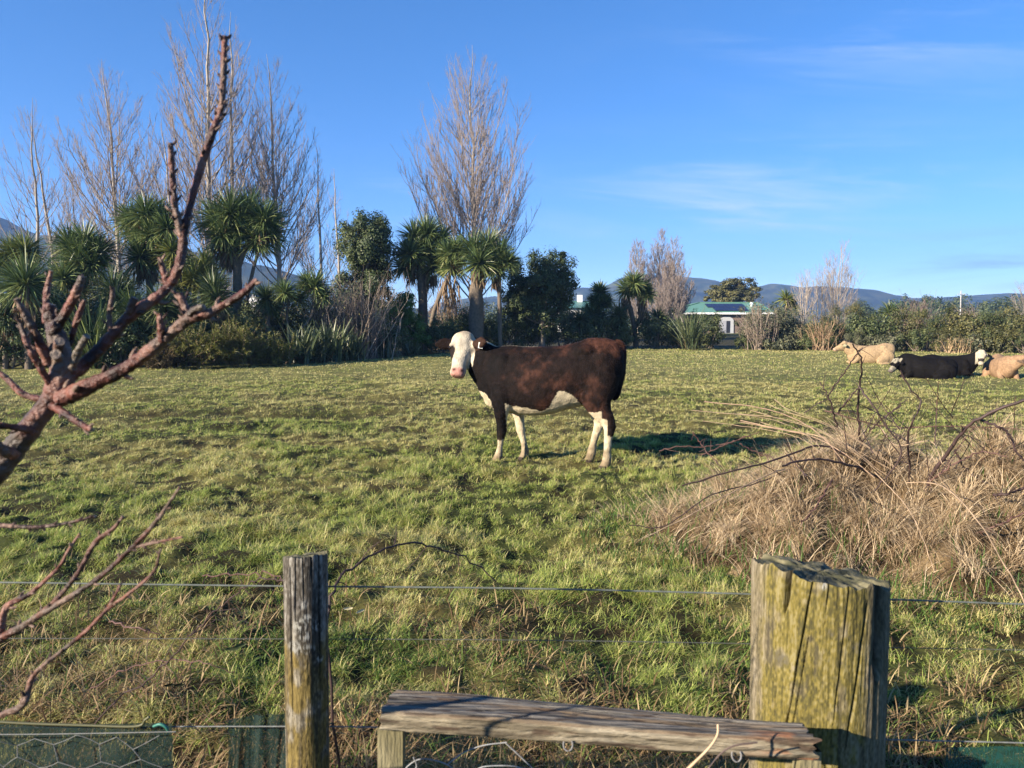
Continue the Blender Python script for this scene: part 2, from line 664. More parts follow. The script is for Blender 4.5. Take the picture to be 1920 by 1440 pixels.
    strips(mb, np.stack([x, y, gh(x, y) - .01], -1), rng.uniform(0, 6.28, n), np.abs(rng.normal(.6, .4, n)), rng.uniform(.4, 2.4, n), L,
           rng.uniform(.003, .007, n), 5, np.where(isS[:, None], s, g), twist=rng.normal(0, .6, n))
    o = mb.build("rank_grass", M_grass, smooth=False)
    setp(o, "long rank grass with dead brown tangles along the fence foot", "grass", kind="stuff")


build_grass()


def build_hills():
    def ridge(pts, r0, depth, seed, name, label, base=0.0):
        pts = np.array(pts, float)
        pxs = np.linspace(pts[0, 0], pts[-1, 0], 360)
        top = np.interp(pxs, pts[:, 0], pts[:, 1])
        top = top + 2.2 * (fbm2(pxs / 13.0, pxs * 0, seed) - .5) + 4.0 * (fbm2(pxs / 60.0, pxs * 0, seed + 3) - .5)
        rows = 34
        t = np.linspace(-1, 1, rows)
        V = []
        for k, tt in enumerate(t):
            Y = r0 + depth * tt
            zt = CAMH + (600.4 - top) / F * r0
            prof = np.cos(np.clip(tt, -1, 1) * np.pi / 2) ** 1.2
            X = (pxs - 960) / F * (r0 + depth * tt * .35)
            n = fbm2(X / 75.0, Y / 75.0 + X * 0, seed + 9, 4) - .5
            Z = base + zt * prof * (1 + .55 * n * (1 - prof ** 4)) + 3.0 * n * (1 - abs(tt)) * (1 - prof ** 6) - 4 * (1 - prof)
            V.append(np.stack([X, np.full_like(X, Y), Z], -1))
        V = np.stack(V)
        idx = np.arange(rows * 360).reshape(rows, 360)
        Q = np.stack([idx[:-1, :-1], idx[:-1, 1:], idx[1:, 1:], idx[1:, :-1]], -1).reshape(-1, 4)
        n = fbm2(V[..., 0] / 22.0, V[..., 2] / 9.0 + V[..., 1] / 40, seed + 20, 4)
        c = palette([(.018, .030, .014), (.035, .050, .022), (.07, .075, .035)], sstep(.3, .7, n).ravel())
        mb = MB()
        mb.add(V.reshape(-1, 3), Q, col=c)
        m = attr_mat(name + "_bush", 0.95, 0.05, 0, 0.4, .03, 1.0, .06)
        o = mb.build(name, m)
        setp(o, label, kind="structure")
    ridge([(-420, 440), (-200, 400), (-60, 398), (0, 407), (18, 413), (50, 432), (100, 447), (160, 446), (205, 450), (260, 462), (330, 470), (430, 486), (520, 505), (600, 530), (700, 560), (800, 585)],
          900, 260, 3, "hills", "bush covered hill rising behind the left trees")
    ridge([(820, 570), (880, 560), (950, 556), (1020, 548), (1085, 541), (1110, 540), (1122, 546), (1140, 535), (1162, 522), (1200, 517), (1250, 519), (1300, 522), (1338, 528), (1355, 538), (1390, 541), (1415, 539), (1440, 534), (1468, 537), (1490, 541), (1530, 538), (1575, 541), (1620, 546), (1662, 555), (1690, 560), (1740, 560), (1800, 557), (1860, 551), (1920, 551), (2050, 548), (2300, 560)],
          1500, 330, 7, "hills", "blue ridge line of distant hills behind the house")


build_hills()


def build_haze():
    mb = MB()
    box(mb, (-1750, -60, -6), (1750, 1950, 165))
    m, nt, N, L = new_mat("haze_air")
    out = N("ShaderNodeOutputMaterial")
    pv = N("ShaderNodeVolumePrincipled")
    pv.inputs['Color'].default_value = (.30, .52, 1.0, 1)
    pv.inputs['Density'].default_value = HAZE
    pv.inputs['Anisotropy'].default_value = 0.1
    L(pv.outputs[0], out.inputs['Volume'])
    o = mb.build("haze", m)
    setp(o, "thin blue haze over the distant hills", kind="stuff")


HAZE = 3.6e-4

# ================================================================== VEGETATION
def bare_tree(name, label, px, base_py, top_py, d, halfw_px, seed, group, n1=34, twigs=1.0, lean=0.0, stems=1, pale=0.0, low=.16, broad=.42, tw=1.0):
    """Leafless poplar-like tree: rising limbs, fine upright twigs."""
    rng = np.random.default_rng(seed)
    b = P(px, base_py, d)
    b[2] = gh(b[0], b[1]) - .05
    H = P(px, top_py, d)[2] - b[2]
    RW = pxm(halfw_px, d) * 1.22
    root = thing(name, label, "tree", b, group)
    trunk, crown = MB(), MB()
    barkc = np.array([.30, .265, .22]) * (1 - pale) + np.array([.36, .31, .25]) * pale
    limbc = np.array([.29, .25, .21]) * (1 - pale) + np.array([.40, .35, .29]) * pale
    twigc = np.array([.25, .205, .185]) * (1 - pale * .6) + np.array([.36, .30, .25]) * pale * .6

    def env(z):
        f = z / H
        return RW * np.interp(f, [0, low, broad, .62, .82, .95, 1.0], [.10, .48, 1.0, .84, .50, .22, .03])
    R0 = .0085 * H + .015
    for s in range(stems):
        off = np.array([rng.normal(0, .35), rng.normal(0, .35), 0]) * (stems > 1) * RW * .5
        Hs = H * (1 if s == 0 else rng.uniform(.72, .96))
        k = 16
        t = np.linspace(0, 1, k)
        wob = np.cumsum(rng.normal(0, .0055 * H, (k, 2)), 0) * t[:, None]
        pts = np.stack([b[0] + off[0] * (.3 + t) + lean * H * t ** 1.5 + wob[:, 0], b[1] + off[1] * (.3 + t) + wob[:, 1], b[2] + Hs * t], -1)
        rad = R0 * (1 - t) ** .85 / (1 + .35 * (stems - 1)) + .008
        tube(trunk, pts, rad, 8, barkc, noise=.12, seed=seed)
        m = max(6, int(1.45 * n1 / (1 + .5 * (stems - 1))))
        # limbs
        z0 = Hs * np.sort(low * .8 + (.93 - low * .8) * rng.random(m) ** 1.15)
        az = np.arange(m) * 2.39996 + rng.normal(0, .5, m)
        ang0 = rng.normal(.88, .15, m) * np.interp(z0 / Hs, [0, .5, 1], [1.0, .85, .6])
        ang1 = rng.uniform(.16, .46, m)
        Lm = np.zeros(m)
        for i in range(m):
            fa = ang0[i] + (ang1[i] - ang0[i]) * np.linspace(0, 1, 9) ** .8
            mc, ms = np.cos(fa).mean(), np.sin(fa).mean()
            for L in np.arange(.3, H, .2):
                if L * ms > env(z0[i] + L * mc) * .97 or z0[i] + L * mc > Hs * .985:
                    break
            Lm[i] = L * rng.uniform(.72, 1.03)
        kk = 9
        P1 = np.zeros((m, kk, 3))
        base = np.stack([np.interp(z0 / Hs, t, pts[:, j]) for j in range(3)], -1)
        P1[:, 0] = base
        for j in range(1, kk):
            a = ang0 + (ang1 - ang0) * ((j - 1) / (kk - 2)) ** .8
            jit = rng.normal(0, .09, m)
            st = np.stack([np.sin(a) * np.cos(az + jit), np.sin(a) * np.sin(az + jit), np.cos(a)], -1) * (Lm / (kk - 1))[:, None]
            P1[:, j] = P1[:, j - 1] + st
        rb = np.interp(z0 / Hs, t, rad) * .5
        r1 = rb[:, None] * (1 - np.linspace(0, 1, kk)[None] * .9) * np.clip(Lm / 5, .30, 1.0)[:, None] * .62 + .004
        V, Q = batch_tubes(P1, r1, 5)
        trunk.add(V, Q, col=limbc)

        def sub(Pp, rp, Lp, per_m, lfrac, angm, kout, rmin, minL):
            mm, kp, _ = Pp.shape
            cnt = np.maximum(2, (Lp * per_m * rng.uniform(.8, 1.2, mm)).astype(int))
            par = np.repeat(np.arange(mm), cnt)
            u = .15 + .84 * rng.random(len(par))
            f = u * (kp - 1)
            i0 = np.minimum(f.astype(int), kp - 2)
            fr = (f - i0)[:, None]
            A, B = Pp[par, i0], Pp[par, i0 + 1]
            bs = A * (1 - fr) + B * fr
            T = unit(B - A)
            n = len(par)
            rd = unit(np.cross(T, rng.normal(size=(n, 3))))
            a = rng.normal(angm, .14, n)[:, None]
            D = unit(T * np.cos(a) + rd * np.sin(a) + np.array([0, 0, .12]))
            Ln = np.maximum(minL, Lp[par] * lfrac * (1 - u * .65) * rng.uniform(.5, 1.25, n))
            out = np.zeros((n, kout, 3))
            out[:, 0] = bs
            dd = D
            for j in range(1, kout):
                dd = unit(dd + np.array([0, 0, .16]) + rng.normal(0, .06, (n, 3)))
                out[:, j] = out[:, j - 1] + dd * (Ln / (kout - 1))[:, None]
            rr = np.minimum(rp[par, i0] * .55, .006 + .004 * Ln)[:, None] * (1 - .75 * np.linspace(0, 1, kout)[None]) + rmin
            return out, rr, Ln
        P2, r2, L2 = sub(P1, r1, Lm, 3.3 * twigs, .36, .55, 5, .0026 * tw, .4)
        V, Q = batch_tubes(P2, r2, 4)
        crown.add(V, Q, col=limbc * .5 + twigc * .5)
        P3, r3, L3 = sub(P2, r2, L2, 2.7 * twigs, .55, .50, 4, .0024 * tw, .30)
        V, Q = batch_tubes(P3, r3, 3)
        crown.add(V, Q, col=twigc)
    trunk.build("trunk", M_bark, root)
    crown.build("crown", M_twig, root)
    return root


def sword_head(mb, c, R, n, rng, cols, up=.14, wid=.045, droop=.24, cone=None, down=-.75):
    """One rosette of sword leaves round c."""
    D = rng.normal(size=(n * 3, 3))
    D = unit(D)
    D[:, 2] += up
    D = unit(D)
    D = D[D[:, 2] > down][:n]
    if cone is not None:
        D = unit(D * np.array([cone, cone, 1.0]) + np.array([0, 0, .6]))
    m = len(D)
    L = R * rng.uniform(.78, 1.18, m)
    base = c + D * R * .07 - np.array([0, 0, .10]) * R * rng.random((m, 1))
    t = np.clip(.5 + .22 * rng.normal(size=m) - .38 * np.minimum(D[:, 2], .4), 0, 1)
    col = palette(cols, t)
    strips_dir(mb, base, D, L, np.full(m, wid) * rng.uniform(.7, 1.25, m), 4, col, droop, rng)


SW_GREEN = [(.042, .074, .030), (.078, .125, .042), (.14, .185, .062), (.28, .29, .11)]
SW_YEL = [(.05, .085, .025), (.10, .14, .035), (.20, .22, .06), (.30, .28, .10)]
SW_DARK = [(.032, .056, .026), (.058, .092, .036), (.105, .14, .05), (.19, .205, .08)]


def cabbage_tree(label, d, trunks, heads, seed, skirts=(), cols=SW_GREEN, n=360, name="cabbage_tree", cat="cabbage tree", group="cabbage trees of the hedge"):
    """trunks: lists of (px, py, r_px); heads: (px, py, R_px); skirts: (px, py_top, py_bottom, w_px)."""
    rng = np.random.default_rng(seed)
    p0 = P(trunks[0][0][0], trunks[0][0][1], d)
    p0[2] = gh(p0[0], p0[1])
    root = thing(name, label, cat, p0, group)
    tk, cr = MB(), MB()
    tips = []
    for k, tr in enumerate(trunks):
        off = 0 if k == 0 else rng.normal(0, .12)
        pts = np.array([P(a, b, d + off * i / max(1, len(tr) - 1)) for i, (a, b, r) in enumerate(tr)])
        if k == 0:
            pts[0, 2] = gh(pts[0, 0], pts[0, 1]) - .1
        rr = np.array([pxm(r, d) for a, b, r in tr])
        sp = spline(np.concatenate([pts, rr[:, None]], 1), 12)
        tube(tk, sp[:, :3], np.maximum(sp[:, 3], .012), 8, (.13, .105, .08), noise=.3, seed=seed + k)
        tips.append(sp[-1])
    for (a, b, R) in heads:
        c = P(a, b, d + rng.normal(0, .28))
        sword_head(cr, c, pxm(R, d) * 1.12, n, rng, cols, wid=.020 + .0008 * d)
        # short bare arm from the nearest trunk end to the rosette
        tips_a = np.array([t[:3] for t in tips])
        j = np.argmin(np.linalg.norm(tips_a - c, axis=1))
        s = tips_a[j]
        mid = (s + c) / 2 + np.array([0, 0, -.05])
        tube(tk, spline([s, mid, c], 6), np.linspace(max(.035, tips[j][3] * .8), .03, 6), 6, (.20, .165, .13), noise=.2, seed=seed)
    tk.build("trunk", M_bark, root)
    cr.build("crown", M_sword, root, smooth=False)
    skirts = list(skirts) + [(a, b + R * .45, b + R * 1.45, R * .45) for (a, b, R) in heads[1::2] if R > 26]
    if skirts:
        sk = MB()
        for (a, t, bt, w) in skirts:
            m = 110
            c = P(a, t, d)
            h = pxm(bt - t, d)
            D = np.stack([rng.normal(0, .22, m), rng.normal(0, .22, m), -np.ones(m)], -1)
            base = c + rng.normal(size=(m, 3)) * np.array([pxm(w, d) * .35, pxm(w, d) * .35, .05]) - np.array([0, 0, 1]) * (rng.random((m, 1)) ** 1.3 * h * .55)
            col = palette([(.11, .075, .05), (.20, .14, .085), (.30, .22, .13)], rng.random(m))
            strips_dir(sk, base, D, h * rng.uniform(.35, .6, m), np.full(m, .055), 3, col, .1, rng)
        sk.build("dead_leaves", M_straw, root, smooth=False)
    return root


def crown_cloud(mb, c, rad, n, size, cols, rng, clumps=40, cr=.34, aspect=.5, up=.4, flat=1.0, shell=.45, bottom=-1.0):
    c, rad = np.asarray(c, float), np.asarray(rad, float)
    D = unit(rng.normal(size=(clumps, 3)))
    D = D[D[:, 2] > bottom]
    clumps = len(D)
    rr = rng.random(clumps) ** shell
    lump = .80 + .5 * fbm3(D[:, 0] * 1.8 + 7, D[:, 1] * 1.8, D[:, 2] * 1.8, int(rng.integers(1000)), 2)
    C = c + D * rad * (rr * lump * (1 - cr * .25))[:, None]
    k = rng.integers(0, clumps, n)
    cs = rng.uniform(.6, 1.25, clumps) * cr * rad.mean()
    d2 = unit(rng.normal(size=(n, 3)))
    q = rng.random(n) ** .5
    pos = C[k] + d2 * (cs[k] * q)[:, None] * np.array([1, 1, flat])
    nrm = d2 + unit(pos - c) * .5 + np.array([0, 0, up]) + rng.normal(0, .45, (n, 3))
    tone = rng.random(clumps)
    t = np.clip(.25 + .5 * tone[k] + rng.normal(0, .16, n), 0, 1)
    leaves(mb, pos, nrm, size * rng.uniform(.7, 1.3, n), aspect, palette(cols, t), rng)
    return C


def shrub(label, px, base_py, top_py, halfw_px, d, seed, cols, n=2600, size=.10, name="shrub", cat="shrub", group=None, aspect=.5, depth=1.0, clumps=34, stem_col=(.16, .13, .10), stems=7, cr=.36, bark=None):
    """Leafy bush: stems from the ground, leaves gathered in clumps down to the ground."""
    rng = np.random.default_rng(seed)
    b = P(px, base_py, d)
    b[2] = gh(b[0], b[1])
    root = thing(name, label, cat, b, group)
    H = P(px, top_py, d)[2] - b[2]
    w = pxm(halfw_px, d)
    c = b + np.array([0, 0, H * .52])
    cr_mb, st = MB(), MB()
    C = crown_cloud(cr_mb, c, (w, w * depth, H * .52), n, size, cols, rng, clumps, cr, aspect)
    for i in range(stems):
        tip = C[rng.integers(len(C))]
        s = b + np.array([rng.normal(0, w * .15), rng.normal(0, w * .15), -.05])
        mid = (s * .5 + tip * .5) + rng.normal(0, .12, 3) * w - np.array([0, 0, .05])
        tube(st, spline([s, mid, tip], 7), np.linspace(.02 + .008 * H, .008, 7), 5, stem_col)
    st.build("stems", M_bark, root)
    cr_mb.build("foliage", M_leaf, root, smooth=False)
    return root


def broad_tree(label, px, base_py, d, ell, seed, cols, n=9000, size=.13, clumps=70, cr=.26, name="evergreen_tree", group=None, trunk_px=6, flat=1.0, more=(), cat="tree"):
    """ell: (cx_px, cy_px, rx_px, ry_px)."""
    rng = np.random.default_rng(seed)
    b = P(px, base_py, d)
    b[2] = gh(b[0], b[1])
    root = thing(name, label, cat, b, group)
    cr_mb, tk = MB(), MB()
    allC = []
    for (cx, cy, rx, ry, fr) in [(*ell, 1.0)] + list(more):
        c = P(cx, cy, d)
        allC.append(crown_cloud(cr_mb, c, (pxm(rx, d), pxm(rx, d) * .9, pxm(ry, d)), int(n * fr), size, cols, rng, int(clumps * fr), cr, .5, .5, flat))
    c = P(ell[0], ell[1], d)
    mid = b * .5 + c * .5 + np.array([.1, 0, 0])
    tube(tk, spline([b - [0, 0, .1], mid, c + [0, 0, pxm(ell[3], d) * .5]], 10), np.linspace(pxm(trunk_px, d), .04, 10), 8, (.19, .16, .13), noise=.2, seed=seed)
    for C in allC:
        for q in C[::4]:
            s = b + (c - b) * rng.uniform(.35, .95)
            tube(tk, spline([s, s * .5 + q * .5 + [0, 0, -.1], q], 6), np.linspace(.05, .012, 6), 5, (.19, .16, .13), cap=False)
    tk.build("trunk", M_bark, root)
    cr_mb.build("crown", M_leaf, root, smooth=False)
    return root


def feathery(label, px, base_py, top_py, halfw_px, d, seed, cols, group, n=110):
    """Bush of arching feathery sprays."""
    rng = np.random.default_rng(seed)
    b = P(px, base_py, d)
    b[2] = gh(b[0], b[1])
    root = thing("feathery_shrub", label, "shrub", b, group)
    H = P(px, top_py, d)[2] - b[2]
    w = pxm(halfw_px, d)
    st, fo = MB(), MB()
    az = rng.uniform(0, 6.28, n)
    s0 = b + np.stack([rng.normal(0, w * .35, n), rng.normal(0, w * .3, n), rng.uniform(0, .35, n) * H], -1)
    th = rng.uniform(.2, 1.25, n)
    k = 7
    pts = [s0]
    L = H * rng.uniform(.5, 1.0, n)
    for j in range(k - 1):
        a = th + .25 * (j / k)
        pts.append(pts[-1] + np.stack([np.sin(a) * np.cos(az), np.sin(a) * np.sin(az), np.cos(a)], -1) * (L / (k - 1))[:, None])
    Pt = np.stack(pts, 1)
    V, Q = batch_tubes(Pt, np.broadcast_to(np.linspace(.014, .005, k), (n, k)), 4)
    st.add(V, Q, col=(.15, .11, .07))
    per = 62
    i = np.repeat(np.arange(n), per)
    u = rng.random(len(i)) ** .8 * (k - 1.001)
    j = u.astype(int)
    f = (u - j)[:, None]
    A, B = Pt[i, j], Pt[i, j + 1]
    T = unit(B - A)
    base = A * (1 - f) + B * f
    D = unit(T * .8 + unit(np.cross(T, rng.normal(size=(len(i), 3)))) * rng.uniform(.5, 1.1, (len(i), 1)))
    tone = rng.random(n)[i]
    strips_dir(fo, base, D, rng.uniform(.10, .26, len(i)) * (1.15 - .6 * u / k), np.full(len(i), .022), 2, palette(cols, np.clip(.2 + .5 * tone + .14 * rng.normal(size=len(i)), 0, 1)), .1, rng)
    st.build("stems", M_twig, root)
    fo.build("foliage", M_leaf, root, smooth=False)
    return root


def flax(label, px, base_py, top_py, halfw_px, d, seed, cols, group, n=130, wid=.075, name="flax_bush", cat="flax bush"):
    """Fan of broad strap leaves from the ground."""
    rng = np.random.default_rng(seed)
    b = P(px, base_py, d)
    b[2] = gh(b[0], b[1])
    root = thing(name, label, cat, b, group)
    H = P(px, top_py, d)[2] - b[2]
    w = pxm(halfw_px, d)
    mb, dd = MB(), MB()
    az = rng.uniform(0, 6.28, n)
    th0 = np.abs(rng.normal(.30, .22, n))
    curl = rng.uniform(.1, 1.3, n) * rng.choice([.4, 1.0, 1.6], n)
    base = b + np.stack([rng.normal(0, w * .30, n), rng.normal(0, w * .30, n), np.zeros(n)], -1)
    strips(mb, base, az, th0, curl, H * rng.uniform(.7, 1.2, n), np.full(n, wid) * rng.uniform(.7, 1.2, n), 6, palette(cols, np.clip(rng.normal(.45, .25, n), 0, 1)), twist=rng.normal(0, .6, n))
    mb.build("leaves", M_sword, root, smooth=False)
    m = 40
    az = rng.uniform(0, 6.28, m)
    base = b + np.stack([rng.normal(0, w * .3, m), rng.normal(0, w * .3, m), np.zeros(m)], -1)
    strips(dd, base, az, rng.uniform(.5, 1.2, m), rng.uniform(.3, 1.2, m), H * rng.uniform(.3, .6, m), np.full(m, wid * .7), 4, (.17, .12, .075))
    dd.build("dead_leaves", M_straw, root, smooth=False)
    return root


def twiggy(label, px, base_py, top_py, halfw_px, d, seed, group, n=70, cols=((.12, .095, .08), (.24, .19, .15), (.36, .30, .24)), leafc=None, thick=1.0, straight=False, name="bare_shrub", nleaf=500, per=6):
    """Leafless or nearly leafless thicket of fine stems."""
    rng = np.random.default_rng(seed)
    b = P(px, base_py, d)
    b[2] = gh(b[0], b[1])
    root = thing(name, label, "shrub", b, group)
    H = P(px, top_py, d)[2] - b[2]
    w = pxm(halfw_px, d)
    st = MB()
    k = 7
    s0 = b + np.stack([rng.normal(0, w * .38, n), rng.normal(0, w * .38, n), np.full(n, -.05)], -1)
    az = rng.uniform(0, 6.28, n)
    th = np.abs(rng.normal(.10 if straight else .28, .10 if straight else .2, n))
    L = H * rng.uniform(.5, 1.08, n)
    pts = [s0]
    for j in range(k - 1):
        a = th + rng.normal(0, .06 if straight else .16, n)
        pts.append(pts[-1] + np.stack([np.sin(a) * np.cos(az), np.sin(a) * np.sin(az), np.cos(a)], -1) * (L / (k - 1))[:, None])
    Pt = np.stack(pts, 1)
    r = (np.linspace(.020, .006, k)[None] * rng.uniform(.5, 1.5, (n, 1))) * thick
    V, Q = batch_tubes(Pt, r, 5)
    tone = rng.random(n)
    st.add(V, Q, col=np.repeat(palette(cols, tone), k * 5, 0))
    i = np.repeat(np.arange(n), per)
    m = len(i)
    u = .25 + .74 * rng.random(m)
    f = u * (k - 1.001)
    j = f.astype(int)
    f = (f - j)[:, None]
    A, B = Pt[i, j], Pt[i, j + 1]
    T = unit(B - A)
    D = unit(T + unit(np.cross(T, rng.normal(size=(m, 3)))) * rng.uniform(.4, 1.0, (m, 1)))
    ln = (L[i] * rng.uniform(.12, .36, m))[:, None]
    s = A * (1 - f) + B * f
    Pq = np.stack([s, s + D * ln * .5 + rng.normal(0, .03, (m, 3)), s + D * ln + np.array([0, 0, .12]) * ln], 1)
    V, Q = batch_tubes(Pq, np.broadcast_to(np.array([.007, .005, .003]) * thick, (m, 3)), 3)
    st.add(V, Q, col=np.repeat(palette(cols, np.clip(tone[i] + rng.normal(0, .2, m), 0, 1)), 9, 0))
    st.build("stems", M_twig, root)
    if leafc is not None:
        fo = MB()
        q = rng.integers(0, m, nleaf)
        pos = Pq[q, 2] + rng.normal(0, .10, (nleaf, 3))
        leaves(fo, pos, rng.normal(size=(nleaf, 3)) + [0, 0, .5], .09 * rng.uniform(.6, 1.4, nleaf), .5, palette(leafc, rng.random(nleaf)), rng)
        fo.build("foliage", M_leaf, root, smooth=False)
    return root


# ---------------------------------------------------------------- bare poplars
GP = "bare poplars behind the left hedge"
bare_tree("poplar_tree", "big bare poplar standing alone behind the cabbage trees, broad spade shaped crown", 889, 640, 84, 52, 146, 1, GP, 62, 1.0, low=.17, broad=.36)
bare_tree("poplar_tree", "tallest bare poplar, its crown running out of the top of the photo", 398, 650, -70, 44, 118, 2, GP, 50, 1.0, low=.22, broad=.5)
bare_tree("poplar_tree", "slim tall bare poplar just right of the tallest one, behind the twin crowned cabbage tree", 449, 650, 18, 45, 64, 3, GP, 30, 1.0, low=.35, broad=.55)
bare_tree("poplar_tree", "dense reddish bare poplar, rightmost of the tall ones on the left", 528, 650, 100, 46, 98, 4, GP, 54, 1.25, low=.2, broad=.5)
bare_tree("poplar_tree", "wide bare poplar with forked limbs behind the left cabbage trees", 228, 650, 112, 43, 120, 5, GP, 46, 1.1, low=.25, broad=.48)
bare_tree("poplar_tree", "bare poplar with thin open crown standing by the left edge", 78, 650, 180, 43, 88, 6, GP, 28, .75, low=.28, broad=.52)
bare_tree("poplar_tree", "thin straight bare poplar close beside the open crowned one at the left", 108, 650, 208, 44, 34, 7, GP, 18, .7, low=.3, broad=.55)
bare_tree("poplar_tree", "half hidden bare poplar between the wide forked one and the tallest one", 330, 650, 215, 47, 92, 8, GP, 30, .9, low=.25, broad=.5)
bare_tree("poplar_tree", "shorter pale bare poplar right of the dense reddish one", 606, 655, 265, 46, 54, 9, GP, 26, .8, pale=.2, low=.2, broad=.5)
bare_tree("poplar_tree", "thin young bare poplar nearest the round evergreen", 640, 655, 318, 44, 28, 10, GP, 16, .6, pale=.3, low=.25, broad=.5)
bare_tree("poplar_tree", "low brown twiggy poplar behind the left edge cabbage trees", 150, 650, 330, 48, 90, 12, GP, 40, 1.2, low=.15, broad=.55)
bare_tree("poplar_tree", "low bare poplar showing left of the big lone one above the cabbage trees", 790, 650, 372, 54, 50, 13, GP, 26, .8, low=.2, broad=.6)
GF = "bare poplars beyond the right hedge"
bare_tree("poplar_tree", "distant bare poplar, left column of the clump in front of the hill", 1196, 640, 448, 76, 30, 21, GF, 64, 1.7, low=.1, broad=.6, tw=2.4)
bare_tree("poplar_tree", "distant bare poplar, tallest column of the clump in front of the hill", 1231, 640, 430, 78, 30, 22, GF, 64, 1.7, low=.1, broad=.7, tw=2.4)
bare_tree("poplar_tree", "distant bare poplar, pale right column of the clump in front of the hill", 1263, 640, 446, 77, 30, 23, GF, 60, 1.7, pale=.2, low=.1, broad=.7, tw=2.4)
bare_tree("poplar_tree", "distant low brown poplar at the right foot of the clump by the house", 1256, 640, 490, 72, 48, 24, GF, 70, 1.8, low=.05, broad=.55, tw=2.4)
GS = "pale bare saplings in the right hedge"
bare_tree("bare_sapling", "pale bare sapling with many stems, left one in the right hedge", 1508, 655, 505, 43, 26, 31, GS, 26, .8, stems=4, pale=.8, low=.25, broad=.7)
bare_tree("bare_sapling", "pale bare sapling with many stems, tallest one in the right hedge", 1568, 655, 452, 44, 38, 32, GS, 40, 1.1, stems=5, pale=.7, low=.25, broad=.72)
bare_tree("bare_sapling", "pale bare sapling between the two taller ones in the right hedge", 1536, 655, 500, 44, 22, 33, GS, 20, .8, stems=3, pale=.8, low=.25, broad=.7)
bare_tree("bare_tree", "grey bare tree cut by the right edge of the photo", 1922, 640, 505, 56, 26, 34, None, 40, 1.2, pale=.3, low=.1, broad=.4)

# ---------------------------------------------------------------- cabbage trees
cabbage_tree("twin crowned cabbage tree, biggest dark head on a straight trunk", 30.5,
             [[(446, 640, 9), (446, 560, 8), (444, 500, 8), (436, 450, 6)], [(444, 505, 6), (462, 462, 5), (480, 435, 4)], [(453, 620, 4), (466, 545, 3.5), (476, 500, 3), (492, 450, 2.5)]],
             [(405, 412, 44), (432, 398, 46), (465, 402, 46), (495, 412, 44), (505, 440, 40), (418, 440, 42), (450, 430, 46), (428, 462, 36), (480, 450, 42)], 101, [(432, 455, 500, 18)])
cabbage_tree("two tiered cabbage tree left of the twin crowned one", 29.5,
             [[(281, 640, 7), (281, 560, 6), (279, 500, 6), (274, 440, 4)], [(281, 505, 4), (268, 480, 3)]],
             [(246, 412, 36), (274, 402, 40), (300, 412, 38), (314, 428, 34), (262, 436, 38), (284, 440, 36), (262, 482, 40), (284, 492, 32)], 102, [(262, 492, 540, 14)])
cabbage_tree("cabbage tree with one shaggy drooping head at the left", 28.0,
             [[(143, 640, 6), (142, 560, 5), (145, 500, 5), (150, 480, 4)]],
             [(132, 462, 40), (160, 458, 42), (184, 474, 38), (148, 488, 44), (172, 496, 40)], 103, [(142, 495, 545, 24)])
cabbage_tree("low spiky cabbage tree with long radiating leaves near the left edge", 25.0,
             [[(52, 660, 7), (52, 600, 6), (50, 540, 5)]], [(50, 528, 62), (46, 540, 54)], 104, [(52, 560, 620, 20)], n=240)
cabbage_tree("yellowish cabbage tree heads at the left edge behind the spiky one", 31.0,
             [[(20, 640, 6), (20, 540, 5), (22, 490, 4)]], [(22, 478, 36), (48, 470, 36), (2, 500, 40), (-28, 500, 44)], 105, cols=SW_YEL)
cabbage_tree("yellow green cabbage tree heads behind the fruit tree shoot, between the tall ones", 32.0,
             [[(362, 640, 6), (364, 570, 5), (364, 530, 4)]], [(338, 505, 36), (386, 500, 36), (362, 522, 40), (392, 530, 34), (330, 535, 34)], 106, cols=SW_YEL)
cabbage_tree("small cabbage tree of thin pale stems in the dip right of the twin crowned one", 30.0,
             [[(552, 640, 2.6), (538, 600, 2.4), (541, 565, 2.2), (537, 548, 2)], [(552, 630, 2.4), (582, 596, 2.2), (588, 562, 2)]],
             [(534, 548, 26), (560, 560, 22), (590, 538, 32), (606, 556, 24), (575, 530, 24)], 107, n=200)
cabbage_tree("tall cabbage tree with several dark heads behind the bright green bush", 38.0,
             [[(794, 650, 10), (793, 575, 9), (791, 520, 8), (788, 470, 6)], [(792, 520, 5), (812, 490, 4)]],
             [(776, 444, 32), (800, 438, 34), (826, 452, 32), (768, 476, 34), (796, 474, 36), (830, 478, 30), (758, 500, 28), (812, 500, 30)], 108, [(776, 490, 540, 16), (800, 500, 556, 16)])
cabbage_tree("leaning cabbage tree with a hanging brown skirt of dead leaves", 37.0,
             [[(806, 650, 4), (812, 590, 4), (836, 530, 4), (848, 505, 3)]], [(846, 500, 30), (856, 470, 28), (842, 476, 26)], 109, [(842, 515, 600, 24)])
cabbage_tree("cabbage tree with a thick ivy dark trunk and pale tufted heads beside the lone poplar", 36.5,
             [[(893, 660, 15), (893, 600, 14), (893, 550, 13), (896, 505, 9)], [(938, 650, 4), (937, 590, 4), (936, 540, 4), (938, 510, 3)]],
             [(888, 470, 36), (914, 464, 36), (936, 482, 34), (898, 492, 36), (952, 492, 26), (930, 505, 28)], 110, [(896, 510, 545, 20)])
cabbage_tree("small cabbage tree with pointed heads just above the standing cow's rump", 42.0,
             [[(1126, 655, 5), (1126, 600, 4), (1125, 570, 3)]], [(1125, 548, 20), (1118, 566, 20), (1134, 570, 20), (1108, 590, 22), (1124, 596, 22)], 111)
